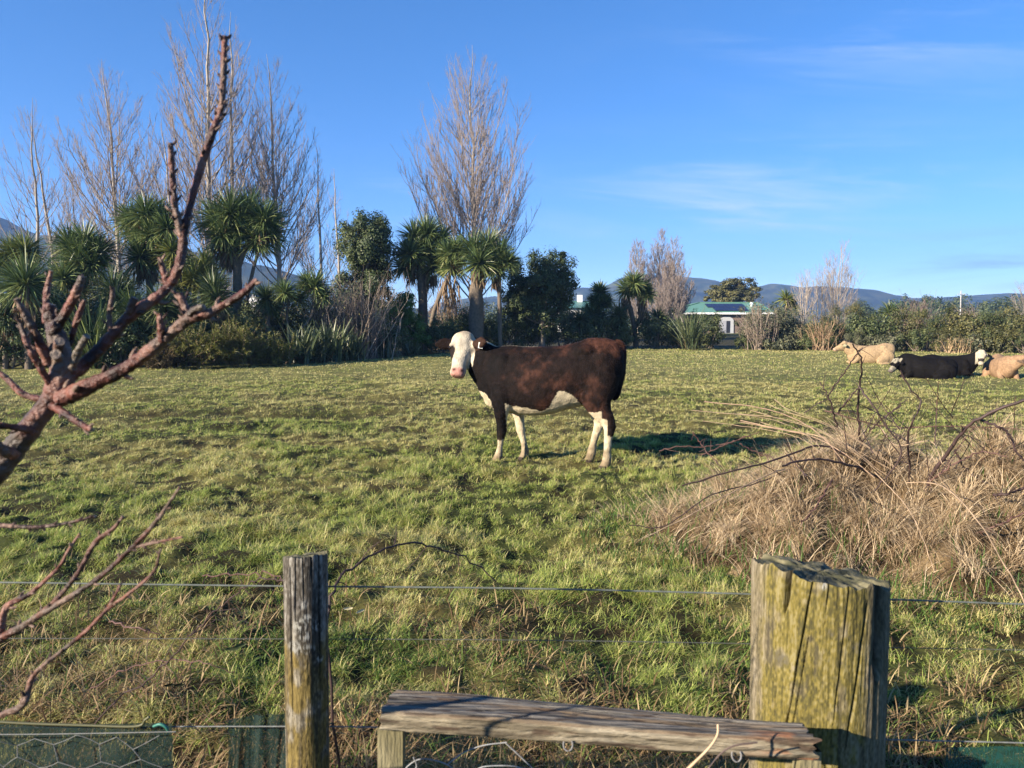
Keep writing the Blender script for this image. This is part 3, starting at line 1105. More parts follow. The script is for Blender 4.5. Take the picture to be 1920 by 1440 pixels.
cabbage_tree("forked cabbage tree with brown skirts in front of the distant poplar clump", 42.0,
             [[(1193, 660, 6), (1190, 620, 5), (1182, 575, 4)], [(1191, 615, 4), (1204, 585, 3), (1208, 560, 3)]],
             [(1176, 542, 24), (1200, 540, 24), (1188, 530, 22), (1212, 552, 20)], 112, [(1172, 556, 600, 14), (1204, 560, 605, 14)])
cabbage_tree("small green spiky cabbage tree poking out above the right hedge", 50.0, [[(1668, 640, 3), (1668, 600, 2.5)]], [(1668, 584, 20)], 113, n=150)
cabbage_tree("bright spiky cabbage tree left of the pale saplings in the right hedge", 46.0, [[(1474, 650, 3), (1474, 600, 3), (1474, 570, 2.5)]], [(1474, 560, 18), (1486, 572, 16)], 114, n=150, cols=SW_YEL)
rt = flax("young plant of long upright fanned leaves at the hedge foot left of the house", 1296, 655, 580, 22, 40.2, 115, [(.05, .075, .035), (.085, .11, .05), (.15, .165, .08)], None, 220, .05, "young_cabbage_tree", "cabbage tree")
flax("fountain of narrow upright green leaves right of the low spiky head near left edge", 174, 660, 550, 30, 25.5, 116, SW_GREEN, None, 200, .05, "young_cabbage_tree", "cabbage tree")

# ---------------------------------------------------------------- evergreen trees
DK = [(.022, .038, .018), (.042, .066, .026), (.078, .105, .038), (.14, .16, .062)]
MID = [(.028, .044, .018), (.058, .080, .030), (.105, .125, .045), (.17, .18, .07)]
OLV = [(.030, .036, .014), (.065, .070, .024), (.125, .12, .042), (.20, .18, .07)]
GRY = [(.035, .042, .024), (.075, .085, .045), (.14, .145, .08), (.22, .21, .13)]
BRT = [(.025, .065, .012), (.05, .115, .018), (.085, .17, .028), (.12, .20, .04)]
broad_tree("tall rounded evergreen with glossy dark leaves, left of the lone poplar", 690, 660, 37, (686, 455, 56, 64), 201, DK, 17000, .13, 110, .30, more=[(686, 530, 54, 66, .9), (664, 585, 44, 44, .35), (715, 575, 36, 46, .3)])
broad_tree("dark bushy evergreen with thin twigs on top, right of the lone poplar", 1016, 655, 39.5, (1012, 530, 66, 62), 202, DK, 15000, .13, 110, .26, more=[(1050, 525, 40, 52, .45), (975, 565, 44, 54, .5), (1015, 585, 66, 40, .5)])
broad_tree("olive green dome shaped conifer behind the house roof", 1374, 640, 112, (1374, 552, 50, 34), 203, OLV, 16000, .30, 130, .24, name="conifer_tree", flat=.5, more=[(1340, 560, 20, 16, .15), (1404, 562, 22, 18, .15)])
broad_tree("bright green leafy bush under the tall cabbage tree", 758, 665, 34.5, (752, 582, 32, 38), 204, BRT, 6500, .10, 34, .34, name="leafy_bush", cat="bush", more=[(782, 612, 36, 40, .6)])

# ---------------------------------------------------------------- hedge shrubs
GL = "dark shrubs filling the left hedge"
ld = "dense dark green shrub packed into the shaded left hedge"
k = 0
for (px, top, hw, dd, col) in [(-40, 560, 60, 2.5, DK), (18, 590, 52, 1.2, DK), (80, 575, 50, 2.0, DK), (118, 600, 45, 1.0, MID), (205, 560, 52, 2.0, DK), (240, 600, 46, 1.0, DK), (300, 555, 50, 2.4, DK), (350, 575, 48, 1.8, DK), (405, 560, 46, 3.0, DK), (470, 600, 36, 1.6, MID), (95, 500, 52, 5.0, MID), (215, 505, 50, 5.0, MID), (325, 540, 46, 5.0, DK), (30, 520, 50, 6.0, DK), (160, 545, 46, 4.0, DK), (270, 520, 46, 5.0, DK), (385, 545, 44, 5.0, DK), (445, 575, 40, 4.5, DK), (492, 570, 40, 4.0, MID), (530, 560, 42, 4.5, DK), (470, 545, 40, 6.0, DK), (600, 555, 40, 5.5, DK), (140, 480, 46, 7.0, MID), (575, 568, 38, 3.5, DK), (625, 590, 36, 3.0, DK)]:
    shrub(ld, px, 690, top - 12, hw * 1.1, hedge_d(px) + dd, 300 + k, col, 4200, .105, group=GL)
    k += 1
FEA = [(.05, .06, .018), (.11, .12, .03), (.20, .20, .05), (.30, .28, .09)]
feathery("low golden green feathery shrub at the left hedge foot, under the fruit tree branch", 372, 689, 610, 44, hedge_d(370) - .5, 401, FEA, "feathery shrubs on the field edge")
feathery("widest golden green feathery shrub below the twin crowned cabbage tree", 440, 688, 605, 50, hedge_d(440) - .5, 402, FEA, "feathery shrubs on the field edge", 140)
feathery("feathery shrub with stiff sprays leaning out over the grass beside the flax", 512, 686, 632, 42, hedge_d(510) - .5, 403, FEA, "feathery shrubs on the field edge")
feathery("small brownish feathery shrub farthest left along the field edge", 300, 690, 640, 36, hedge_d(300) - .5, 404, [(.05, .035, .02), (.09, .07, .03), (.13, .11, .045)], "feathery shrubs on the field edge", 80)
FX = [(.03, .05, .024), (.065, .09, .042), (.13, .155, .07), (.28, .29, .17)]
for i, (px, top, hw, lab) in enumerate([(566, 606, 34, "flax bush with pale strap leaves right of the feathery shrubs"), (612, 598, 38, "flax bush with the tallest pale strap leaves in the shaded hedge"),
                                        (655, 618, 34, "flax bush under the bare grey thicket"), (722, 632, 30, "low dark flax bush in deep shade under the bright green bush"), (770, 640, 26, "small dark flax bush left of the cow's head")]):
    flax(lab, px, 684, top, hw, hedge_d(px) + .5, 420 + i, FX, "flax bushes along the hedge foot")
GT = "bare thickets in the left hedge"
twiggy("grey bare thicket below the rounded evergreen", 672, 670, 525, 50, 31.5, 440, GT, 130)
twiggy("brown bare thicket behind the flax bushes", 622, 675, 540, 42, 31, 441, GT, 100, leafc=OLV)
twiggy("tangled grey twigs hanging beside the twin crowned cabbage tree trunk", 498, 670, 540, 30, 31.5, 442, GT, 70)
twiggy("reddish bare thicket behind the tall cabbage trees", 860, 655, 560, 60, 41, 443, GT, 120, cols=((.16, .10, .085), (.27, .19, .15), (.40, .31, .25)))
twiggy("bare thicket behind the twin crowned cabbage tree", 420, 660, 520, 60, 38, 444, GT, 90)
twiggy("stub of pale cut branches beside the bright green bush", 722, 672, 575, 14, 33.3, 445, None, 9, cols=((.30, .24, .18), (.42, .35, .27)), thick=2.6, per=3)
GM = "dark shrubs in the middle hedge"
for i, (px, top, hw, dd, col, lab) in enumerate([
        (690, 600, 40, 1.6, DK, None), (730, 610, 36, 1.0, DK, None), (790, 600, 36, 1.4, DK, None), (830, 606, 34, 1.0, DK, None), (868, 600, 34, 1.0, DK, None), (912, 606, 36, 1.2, DK, None),
        (950, 584, 40, 1.4, DK, None), (1000, 584, 44, 1.2, DK, None), (1052, 586, 44, 1.2, DK, None), (1092, 592, 38, 1.0, DK, None), (1022, 590, 40, 2.2, DK, None), (880, 584, 38, 2.4, DK, None), (1140, 596, 36, 1.2, DK, None), (1165, 606, 30, 1.0, DK, None),
        (1222, 600, 34, 1.0, DK, None), (1250, 604, 34, 1.3, DK, None), (1330, 596, 26, 1.6, MID, "dark green shrub just left of the house door"), (1276, 590, 30, 2.5, DK, None), (1306, 592, 28, 2.2, DK, None)]):
    shrub(lab or "low dark evergreen shrub in the shaded middle hedge behind the standing cow", px, 668, top - 10, hw * 1.1, hedge_d(px) + dd, 460 + i, col, 3600, .11, group=GM if lab is None else None)
GRH = "mixed shrubs of the right hedge"
for i, (px, top, hw, dd, col) in enumerate([
        (1408, 578, 32, 1.6, GRY), (1440, 566, 40, 2.0, GRY), (1490, 575, 42, 2.2, GRY), (1540, 600, 36, 1.2, MID), (1585, 576, 44, 2.4, OLV), (1630, 585, 40, 2.0, MID), (1690, 580, 44, 2.6, OLV), (1745, 584, 44, 2.4, MID),
        (1800, 580, 44, 2.6, OLV), (1850, 584, 44, 2.0, MID), (1905, 582, 46, 2.4, OLV), (1960, 580, 46, 2.4, MID), (2030, 580, 50, 2.0, MID)]):
    v = (.0, .9, .35, .7, .15, 1.0, .5)[i % 7]
    shrub("tall bushy olive shrub in the back row of the right hedge", px, 662, top - 10 + 14 * v, hw * (1.0 + .25 * v), hedge_d(px) + dd, 500 + i, col, int(7500 - 2800 * v), .07 + .05 * v, group=GRH, stems=12, cr=.22 + .2 * v, clumps=26 + int(40 * v), aspect=.3 + .4 * v)
for i, (px, top, hw, col) in enumerate([(1395, 630, 24, MID), (1455, 622, 36, GRY), (1520, 628, 32, MID), (1610, 622, 36, GRY), (1660, 618, 36, GRY), (1715, 616, 38, MID), (1770, 620, 34, OLV), (1822, 622, 36, GRY), (1872, 612, 36, OLV), (1925, 612, 38, MID), (1990, 612, 40, MID)]):
    v = (.2, 1.0, .6, .0, .8, .4)[i % 6]
    shrub("low grey green shrub in the front row of the right hedge", px, 664, top - 6 + 20 * v, hw * (.8 + .4 * v), hedge_d(px) + .7, 530 + i, col, int(4200 - 2200 * v), .07 + .06 * v, group=GRH, stems=9, cr=.2 + .2 * v, aspect=.25 + .4 * v)
twiggy("grey leafy thicket with leaning pale stems right of the house", 1425, 658, 572, 30, hedge_d(1425) + .5, 560, GRH, 60, leafc=GRY, nleaf=900, thick=1.2)
twiggy("rusty dry thicket at the foot of the pale saplings", 1540, 660, 596, 30, hedge_d(1540) + .4, 561, GRH, 70, cols=((.20, .13, .08), (.30, .20, .12), (.38, .28, .18)), leafc=OLV)
twiggy("straw coloured dead fern heap in the right hedge above the black cow", 1795, 662, 632, 30, hedge_d(1795) - .1, 562, GRH, 60, cols=((.30, .21, .12), (.42, .31, .19)), leafc=OLV)
twiggy("pinkish brown bare thicket on top of the right hedge", 1715, 650, 566, 32, hedge_d(1715) + 5, 563, GRH, 70, cols=((.20, .14, .12), (.30, .22, .18)))
twiggy("bare twigs rising from the right end of the hedge", 1815, 650, 575, 26, hedge_d(1815) + 4, 564, GRH, 60, cols=((.24, .17, .14), (.32, .25, .2)))


GC = "low cabbage tree heads in the left hedge"
lc = "low spiky cabbage tree head half buried in the dark left hedge"
for i, (px, py, r, dd, cc) in enumerate([(100, 575, 40, 1.6, SW_DARK), (212, 545, 44, 2.2, SW_DARK), (246, 580, 40, 1.2, SW_GREEN), (300, 575, 42, 1.4, SW_DARK), (338, 590, 38, 1.0, SW_DARK), (400, 545, 40, 2.4, SW_DARK), (8, 590, 44, 1.0, SW_DARK), (118, 520, 40, 3.0, SW_GREEN), (322, 470, 34, 4.0, SW_YEL), (500, 560, 30, 3.0, SW_DARK), (-40, 540, 60, 2.0, SW_GREEN)]):
    cabbage_tree(lc, hedge_d(px) + dd, [[(px, 660, 5), (px + 2, py + 30, 4.5), (px, py, 4)]], [(px, py, r), (px + 8, py + 16, r * .85)], 130 + i, cols=cc, n=240, group=GC)
GQ = "low cabbage tree heads in the middle hedge"
for i, (px, py, r, dd, cc) in enumerate([(968, 590, 24, 1.2, SW_DARK), (1160, 590, 22, 1.0, SW_DARK), (1088, 600, 24, .8, SW_DARK), (1232, 596, 22, 1.0, SW_DARK)]):
    cabbage_tree("low spiky cabbage tree head in the dark hedge behind the standing cow", hedge_d(px) + dd, [[(px, 655, 4), (px, py + 20, 4), (px, py, 3)]], [(px, py, r), (px + 5, py + 12, r * .85)], 150 + i, cols=cc, n=200, group=GQ)


def build_woods():
    rng = np.random.default_rng(77)
    mb = MB()
    for i in range(120):
        px = rng.uniform(1600, 2150)
        d = rng.uniform(170, 420)
        top = rng.uniform(556, 576) + (6 if px < 1680 else 0)
        c = P(px, top + 10, d)
        w = pxm(rng.uniform(14, 30), d)
        crown_cloud(mb, (c[0], c[1], max(c[2] * .6, 1.5)), (w, w, max(c[2] * .8, 2)), 420, .9 * d / 250, DK if rng.random() < .6 else MID, rng, 14, .4)
    for i in range(150):
        px = rng.uniform(-300, 1600)
        d = rng.uniform(130, 420)
        c = P(px, rng.uniform(572, 590), d)
        w = pxm(rng.uniform(14, 30), d)
        crown_cloud(mb, (c[0], c[1], max(c[2] * .5, 1.2)), (w, w, max(c[2] * .7, 1.5)), 300, .9 * d / 250, DK if rng.random() < .5 else MID, rng, 12, .4)
    o = mb.build("distant_woods", M_leaf, smooth=False)
    setp(o, "far off line of trees on the plain below the hills", "woods", kind="stuff")


build_woods()

# ================================================================== BUILDINGS
def prism(mb, poly, axis_vec, col):
    """Extrude a planar polygon along axis_vec."""
    a = np.asarray(poly, float)
    b = a + np.asarray(axis_vec, float)
    n = len(a)
    V = np.concatenate([a, b])
    Q = [[i, (i + 1) % n, n + (i + 1) % n, n + i] for i in range(n)]
    mb.add(V, Q, col=col)
    ca, cb = a.mean(0), b.mean(0)
    mb.add(np.concatenate([a, [ca]]), tris=[[(i + 1) % n, i, n] for i in range(n)], col=col)
    mb.add(np.concatenate([b, [cb]]), tris=[[i, (i + 1) % n, n] for i in range(n)], col=col)


def hip_roof(name, parent, x0, x1, y0, y1, ze, zr, rx0, rx1, col, mat, th=.12):
    mb = MB()
    ym = (y0 + y1) / 2
    E = np.array([[x0, y0, ze], [x1, y0, ze], [x1, y1, ze], [x0, y1, ze]])
    R = np.array([[rx0, ym, zr], [rx1, ym, zr]])
    for faces in ([E[0], E[1], R[1], R[0]], [E[2], E[3], R[0], R[1]]):
        mb.add(np.array(faces), [[0, 1, 2, 3]], col=col)
    mb.add(np.array([E[1], E[2], R[1]]), tris=[[0, 1, 2]], col=col)
    mb.add(np.array([E[3], E[0], R[0]]), tris=[[0, 1, 2]], col=col)
    # ridge and hip cappings
    for a, b in ((R[0], R[1]), (E[0], R[0]), (E[1], R[1]), (E[3], R[0]), (E[2], R[1])):
        tube(mb, np.array([a, b]) + [0, 0, .02], .07, 6, np.array(col) * .8)
    return mb.build(name, mat, parent, smooth=False)


def build_house():
    D = 90.0
    s = D / F
    x0, x1 = P(1246, 600, D)[0], P(1452, 600, D)[0]
    ze = P(1300, 586.5, D)[2]
    zr = P(1320, 566, D)[2]
    y0, y1 = D, D + 9.5
    rx0, rx1 = P(1314, 566, D + 4)[0], P(1424, 566, D + 4)[0]
    root = thing("house", "single storey house with a sea green hip roof and solar panels beyond the hedge gap", "house", ((x0 + x1) / 2, D, 0))
    m_roof = attr_mat("roof_sheet", 0.45, 0.4, 0, 0.08, 2.0)
    m_brick = attr_mat("brick_wall", 0.85, 0.2, 0, 0.25, 6.0)
    hip_roof("roof", root, x0, x1, y0, y1, ze, zr, rx0, rx1, (.12, .26, .19), m_roof)
    mb = MB()
    box(mb, (x0 + .5, y0 + .5, -.1), (x1 - .5, y1 - .5, ze - .02), (.17, .125, .105))
    mb.build("wall", m_brick, root, smooth=False)
    mb = MB()
    box(mb, (x0 - .02, y0 - .06, ze - .17), (x1 + .02, y0 - .003, ze + .03), (.82, .82, .80))
    box(mb, (x0 - .06, y0 - .003, ze - .17), (x0 - .003, y1, ze + .03), (.82, .82, .80))
    mb.build("gutter", M_paint, root, smooth=False)
    # solar panels: two rows on the front slope
    ym = (y0 + y1) / 2
    sl = (zr - ze) / (ym - y0)
    m_pan = attr_mat("solar_glass", 0.35, 0.3)
    for r, (ya, yb, xa, xb) in enumerate(((y0 + .7, y0 + 2.2, 1336, 1398), (y0 + 2.35, y0 + 3.9, 1328, 1400))):
        X0, X1 = P(xa, 580, D + 2)[0], P(xb, 580, D + 2)[0]
        n = 6
        for k in range(n):
            a, b = X0 + (X1 - X0) * k / n + .015, X0 + (X1 - X0) * (k + 1) / n - .015
            mb = MB()
            prism(mb, [[a, ya, ze + sl * (ya - y0) + .10], [b, ya, ze + sl * (ya - y0) + .10], [b, yb, ze + sl * (yb - y0) + .10], [a, yb, ze + sl * (yb - y0) + .10]], (0, 0, -.05), (.018, .022, .055))
            mb.build("solar_panel", m_pan, root, smooth=False)
    # arched entrance
    cx = P(1364, 600, D)[0]
    w = .85
    zt = P(1364, 593.5, D)[2]
    ar = np.linspace(0, np.pi, 13)
    arch = [[cx - w, y0 + .49, 0.0]] + [[cx - w * math.cos(t), y0 + .49, zt - w * .62 + w * .62 * math.sin(t)] for t in ar] + [[cx + w, y0 + .49, 0.0]]
    mb = MB()
    prism(mb, arch, (0, -.10, 0), (.40, .41, .42))
    fr = mb.build("entrance", M_paint, root, smooth=False)
    mb = MB()
    box(mb, (cx - .52, y0 + .36, .05), (cx - .02, y0 + .388, zt - .5), (.30, .31, .34))
    box(mb, (cx + .02, y0 + .36, .05), (cx + .42, y0 + .388, zt - .5), (.02, .022, .03))
    mb.build("door", M_paint, root, smooth=False)
    for px in (1257,):
        c = P(px, 592, D)[0]
        mb = MB()
        box(mb, (c - .65, y0 + .44, .9), (c + .65, y0 + .498, ze - .35), (.28, .28, .27))
        wn = mb.build("window", M_paint, root, smooth=False)
        mb = MB()
        box(mb, (c - .52, y0 + .425, 1.02), (c - .04, y0 + .438, ze - .47), (.05, .06, .07))
        box(mb, (c + .04, y0 + .425, 1.02), (c + .52, y0 + .438, ze - .47), (.05, .06, .07))
        mb.build("pane", m_pan, wn, smooth=False)
    mb = MB()
    c = P(1409, 571, D + 3)
    V = unit(np.random.default_rng(1).normal(size=(1, 3)))
    tube(mb, [c + [0, 0, -.4], c + [0, 0, .0], c + [0, 0, .2], c + [0, 0, .3]], [.06, .2, .2, .03], 8, (.7, .78, .76))
    mb.build("roof_vent", M_paint, root)

    D = 96.0
    x0, x1 = P(1046, 600, D)[0], P(1112, 600, D)[0]
    ze, zr = P(1080, 577, D)[2], P(1080, 564, D)[2]
    root = thing("farm_building", "low building with a dark green roof and white wall glimpsed left of the house", "building", ((x0 + x1) / 2, D, 0))
    hip_roof("roof", root, x0, x1, D, D + 8, ze, zr, x0 + 2, x1 - .4, (.07, .17, .14), m_roof)
    mb = MB()
    box(mb, (x0 + .4, D + .4, -.1), (x1 - .4, D + 7.6, ze - .02), (.45, .45, .44))
    mb.build("wall", M_paint, root, smooth=False)
    mb = MB()
    c = P(1087, 558, D + 4)
    box(mb, c - [.32, .3, .9], c + [.32, .3, .32], (.82, .82, .82))
    mb.build("chimney", M_paint, root, smooth=False)

    D = 70.0
    a, b, c = P(458, 570, D), P(502, 570, D), P(474, 552, D)
    root = thing("shed", "white gabled shed half hidden behind the cabbage tree trunks", "shed", ((a[0] + b[0]) / 2, D, 0))
    mb = MB()
    box(mb, (a[0] + .15, D + .1, -.1), (b[0] - .15, D + 5, a[2]), (.62, .62, .60))
    mb.build("wall", M_paint, root, smooth=False)
    mb = MB()
    prism(mb, [a, b, c], (0, 5.2, 0), (.82, .82, .80))
    mb.build("roof", M_paint, root, smooth=False)

    D = 150.0
    t, b = P(1802, 545, D), P(1802, 575, D)
    root = thing("utility_pole", "thin white pole with a cross arm standing beyond the right hedge", "pole", (b[0], D, 0))
    mb = MB()
    tube(mb, [[b[0], D, -.2], [t[0], D, t[2]]], [.13, .10], 8, (.42, .42, .42))
    mb.build("pole", M_paint, root)
    mb = MB()
    box(mb, (t[0] - .75, D - .25, t[2] - .75), (t[0] + .75, D - .14, t[2] - .6), (.40, .40, .41))
    mb.build("cross_arm", M_paint, root, smooth=False)


build_house()


# ================================================================== CATTLE
def ring_loft(bm_list, C, U, W, ru, rw, n=20, exp=2.3, top=0.0):
    """Loft of super-elliptic rings. C (k,3); U, W (k,3) unit axes; ru, rw radii. W is 'up'."""
    a = np.arange(n) * 2 * np.pi / n
    ca, sa = np.cos(a), np.sin(a)
    e = 2.0 / exp
    x = np.sign(ca) * np.abs(ca) ** e
    y = np.sign(sa) * np.abs(sa) ** e
    k = len(C)
    C, U, W = [np.asarray(q, float) for q in (C, U, W)]
    ru, rw = np.asarray(ru, float), np.asarray(rw, float)
    xx = x[None] * ru[:, None] * (1 - top * np.clip(y, 0, 1)[None] ** 2)
    V = C[:, None] + xx[..., None] * U[:, None] + (y[None] * rw[:, None])[..., None] * W[:, None]
    idx = np.arange(k * n).reshape(k, n)
    nx = np.roll(idx, -1, 1)
    Q = np.stack([idx[:-1], nx[:-1], nx[1:], idx[1:]], -1).reshape(-1, 4)
    V = V.reshape(-1, 3)
    c0, c1 = len(V), len(V) + 1
    V = np.concatenate([V, [C[0]], [C[-1]]])
    T = np.concatenate([np.stack([nx[0], idx[0], np.full(n, c0)], -1), np.stack([idx[-1], nx[-1], np.full(n, c1)], -1)])
    bm_list.append((V, Q, T))


def limb(bl, pts, ru, rw, n=14, sub=4):
    """Limb along pts (x,y,z); ru across (y), rw fore-aft."""
    arr = np.concatenate([np.asarray(pts, float), np.asarray(ru, float)[:, None], np.asarray(rw, float)[:, None]], 1)
    sp = spline(arr, (len(pts) - 1) * sub + 1)
    C = sp[:, :3]
    T = unit(np.gradient(C, axis=0))
    ref = np.array([0, 1.0, 0])
    U = unit(ref[None] - T * (T @ ref)[:, None])
    W = np.cross(T, U)
    ring_loft(bl, C, U, W, np.maximum(sp[:, 3], .012), np.maximum(sp[:, 4], .012), n, 2.0)


def ellipsoid(bl, c, r, n=12):
    t = np.linspace(0.05, np.pi - .05, 9)
    C = np.asarray(c, float) + np.stack([0 * t, 0 * t, -np.cos(t) * r[2]], -1)
    ring_loft(bl, C, np.tile([1., 0, 0], (9, 1)), np.tile([0, 1., 0], (9, 1)), np.sin(t) * r[0], np.sin(t) * r[1], n, 2.0)


def head_frame(poll, muzzle, tilt_ref):
    A = unit(np.asarray(muzzle, float) - np.asarray(poll, float))
    Nf = np.asarray(tilt_ref, float)
    Nf = unit(Nf - A * (Nf @ A))            # out of the forehead
    S = np.cross(Nf, A)                      # to one side
    return A, Nf, S


def ear_line(A, Nf, S, L, k, sgn, fold):
    """Root and direction of an ear; fold swings it forward."""
    ed = unit(S * sgn * (1 - .38 * fold) + Nf * .80 * fold)
    return A * .20 * L + S * sgn * .055 * k * fold - Nf * (.115 - .035 * fold) * k, ed


def add_head(bl, poll, muzzle, tilt_ref, k=1.0, ear_droop=.12, fold=0.0, fold_side=1):
    A, Nf, S = head_frame(poll, muzzle, tilt_ref)
    L = np.linalg.norm(np.asarray(muzzle) - np.asarray(poll))
    #        t    half width, half depth, centre offset behind the face plane
    sec = [(-.05, .060, .070, -.085), (0.0, .100, .105, -.095), (.10, .118, .118, -.105), (.22, .122, .122, -.115), (.34, .126, .122, -.122), (.46, .106, .112, -.118),
           (.60, .082, .098, -.106), (.74, .072, .084, -.092), (.86, .075, .076, -.080), (.95, .074, .066, -.072), (1.01, .054, .046, -.064)]
    sec = np.array(sec)
    sp = spline(sec, 33)
    C = np.asarray(poll)[None] + A[None] * (sp[:, 0] * L)[:, None] + Nf[None] * (sp[:, 3] * k)[:, None]
    ring_loft(bl, C, np.tile(S, (33, 1)), np.tile(Nf, (33, 1)), sp[:, 1] * k, sp[:, 2] * k, 20, 2.5)
    # jaw
    pj = np.array([(.22, .085, .075, -.215), (.36, .080, .085, -.215), (.55, .058, .066, -.185), (.75, .05, .05, -.145), (.93, .052, .04, -.125)])
    sj = spline(pj, 13)
    C = np.asarray(poll)[None] + A[None] * (sj[:, 0] * L)[:, None] + Nf[None] * (sj[:, 3] * k)[:, None]
    ring_loft(bl, C, np.tile(S, (13, 1)), np.tile(Nf, (13, 1)), sj[:, 1] * k, sj[:, 2] * k, 14, 2.2)
    # fuzzy poll
    c = np.asarray(poll) + A * .02 * L - Nf * .075 * k
    ellipsoid(bl, c, (.100 * k, .090 * k, .062 * k))
    # brows
    for sgn in (1, -1):
        c = np.asarray(poll) + A * .30 * L + S * sgn * .098 * k - Nf * .052 * k
        ellipsoid(bl, c, (.036 * k, .036 * k, .036 * k))
        # ear: leaf shaped, held out sideways
        q = np.array([(.085, .032, .022), (.13, .052, .022), (.18, .064, .020), (.23, .052, .018), (.265, .028, .014), (.285, .012, .012)])
        se = spline(q, 13)
        e0, ed = ear_line(A, Nf, S, L, k, sgn, fold if sgn == fold_side else 0.0)
        C = np.asarray(poll)[None] + e0[None] + ed[None] * (se[:, 0] * k)[:, None] + np.array([0, 0, -ear_droop])[None] * ((se[:, 0] - .085) * k)[:, None]
        up = unit(-A + .15 * Nf)
        fw = unit(np.cross(ed, up))
        ring_loft(bl, C, np.tile(up, (13, 1)), np.tile(fw, (13, 1)), se[:, 1] * k, se[:, 2] * k, 12, 2.0)
    return A, Nf, S, L


def finish_body(bl, voxel, name, mat, parent, M, colour_fn, smooth_iter=6, puff=0.004):
    """Union the lofts by voxel remesh into one continuous mesh, colour it, link it."""
    Vs, F4, F3, n = [], [], [], 0
    me = bpy.data.meshes.new("raw")
    verts, faces = [], []
    for V, Q, T in bl:
        verts.append(V)
        faces += [tuple(q + n) for q in Q] + [tuple(t + n) for t in T]
        n += len(V)
    me.from_pydata(np.concatenate(verts).tolist(), [], [tuple(int(i) for i in f) for f in faces])
    tmp = bpy.data.objects.new("raw", me)
    COL.objects.link(tmp)
    r = tmp.modifiers.new("r", 'REMESH')
    r.mode = 'VOXEL'
    r.voxel_size = voxel
    s = tmp.modifiers.new("s", 'SMOOTH')
    s.factor = .5
    s.iterations = smooth_iter
    dg = bpy.context.evaluated_depsgraph_get()
    ev = tmp.evaluated_get(dg)
    em = ev.to_mesh()
    nv = len(em.vertices)
    co = np.empty(nv * 3, np.float32)
    em.vertices.foreach_get("co", co)
    no = np.empty(nv * 3, np.float32)
    em.vertices.foreach_get("normal", no)
    co, no = co.reshape(-1, 3).astype(float), no.reshape(-1, 3).astype(float)
    quads = np.array([list(p.vertices) for p in em.polygons if len(p.vertices) == 4])
    tris = [list(p.vertices) for p in em.polygons if len(p.vertices) == 3]
    ev.to_mesh_clear()
    bpy.data.objects.remove(tmp)
    bpy.data.meshes.remove(me)
    fz = fbm3(co[:, 0] * 22, co[:, 1] * 22, co[:, 2] * 22, 5, 3) - .5
    big = fbm3(co[:, 0] * 5, co[:, 1] * 5, co[:, 2] * 5, 8, 2) - .5
    co2 = co + no * (puff * .5 + puff * 1.6 * fz + .020 * big)[:, None]
    C = colour_fn(co, no)
    R3, T3 = M
    mb = MB()
    mb.add(co2 @ R3.T + T3, quads, tris if tris else None, col=C)
    return mb.build(name, mat, parent), co, no


TORSO = np.array([  # x, top z, bottom z, half width
    (-.800, 1.20, 1.00, .07), (-.775, 1.285, .90, .135), (-.70, 1.345, .78, .195), (-.58, 1.372, .70, .235), (-.43, 1.37, .665, .262), (-.28, 1.325, .625, .278), (-.10, 1.285, .575, .300),
    (.10, 1.272, .535, .305), (.28, 1.270, .535, .280), (.44, 1.278, .555, .238), (.56, 1.27, .60, .205), (.67, 1.235, .66, .165), (.755, 1.15, .74, .115), (.80, 1.05, .84, .055)])


def torso(bl, dz=0.0, tilt=0.0, wide=1.0, sag=0.0):
    sp = spline(TORSO, 60)
    x = sp[:, 0]
    top = sp[:, 1] + dz + tilt * x
    bot = sp[:, 2] + dz + tilt * x
    bot = np.maximum(bot, .0) if dz else bot
    C = np.stack([x, 0 * x, (top + bot) / 2], -1)
    ring_loft(bl, C, np.tile([0, 1., 0], (60, 1)), np.tile([0, 0, 1.], (60, 1)), sp[:, 3] * wide, (top - bot) / 2, 28, 2.25, .30)


def rot(yaw):
    c, s = math.cos(yaw), math.sin(yaw)
    return np.array([[c, -s, 0], [s, c, 0], [0, 0, 1.0]])


def eye_pair(root, poll, A, Nf, S, L, k, R3, T3, hl=None):
    for sgn in (1, -1):
        c = np.asarray(poll) + A * .345 * L + S * sgn * .114 * k - Nf * .052 * k
        c = c @ R3.T + T3
        mb = MB()
        t = np.linspace(0.02, np.pi - .02, 9)
        pts = c + np.stack([0 * t, 0 * t, -np.cos(t) * .019 * k], -1)
        tube(mb, pts, np.sin(t) * .019 * k, 12, (.012, .009, .008))
        mb.build("eye", M_eye, root)


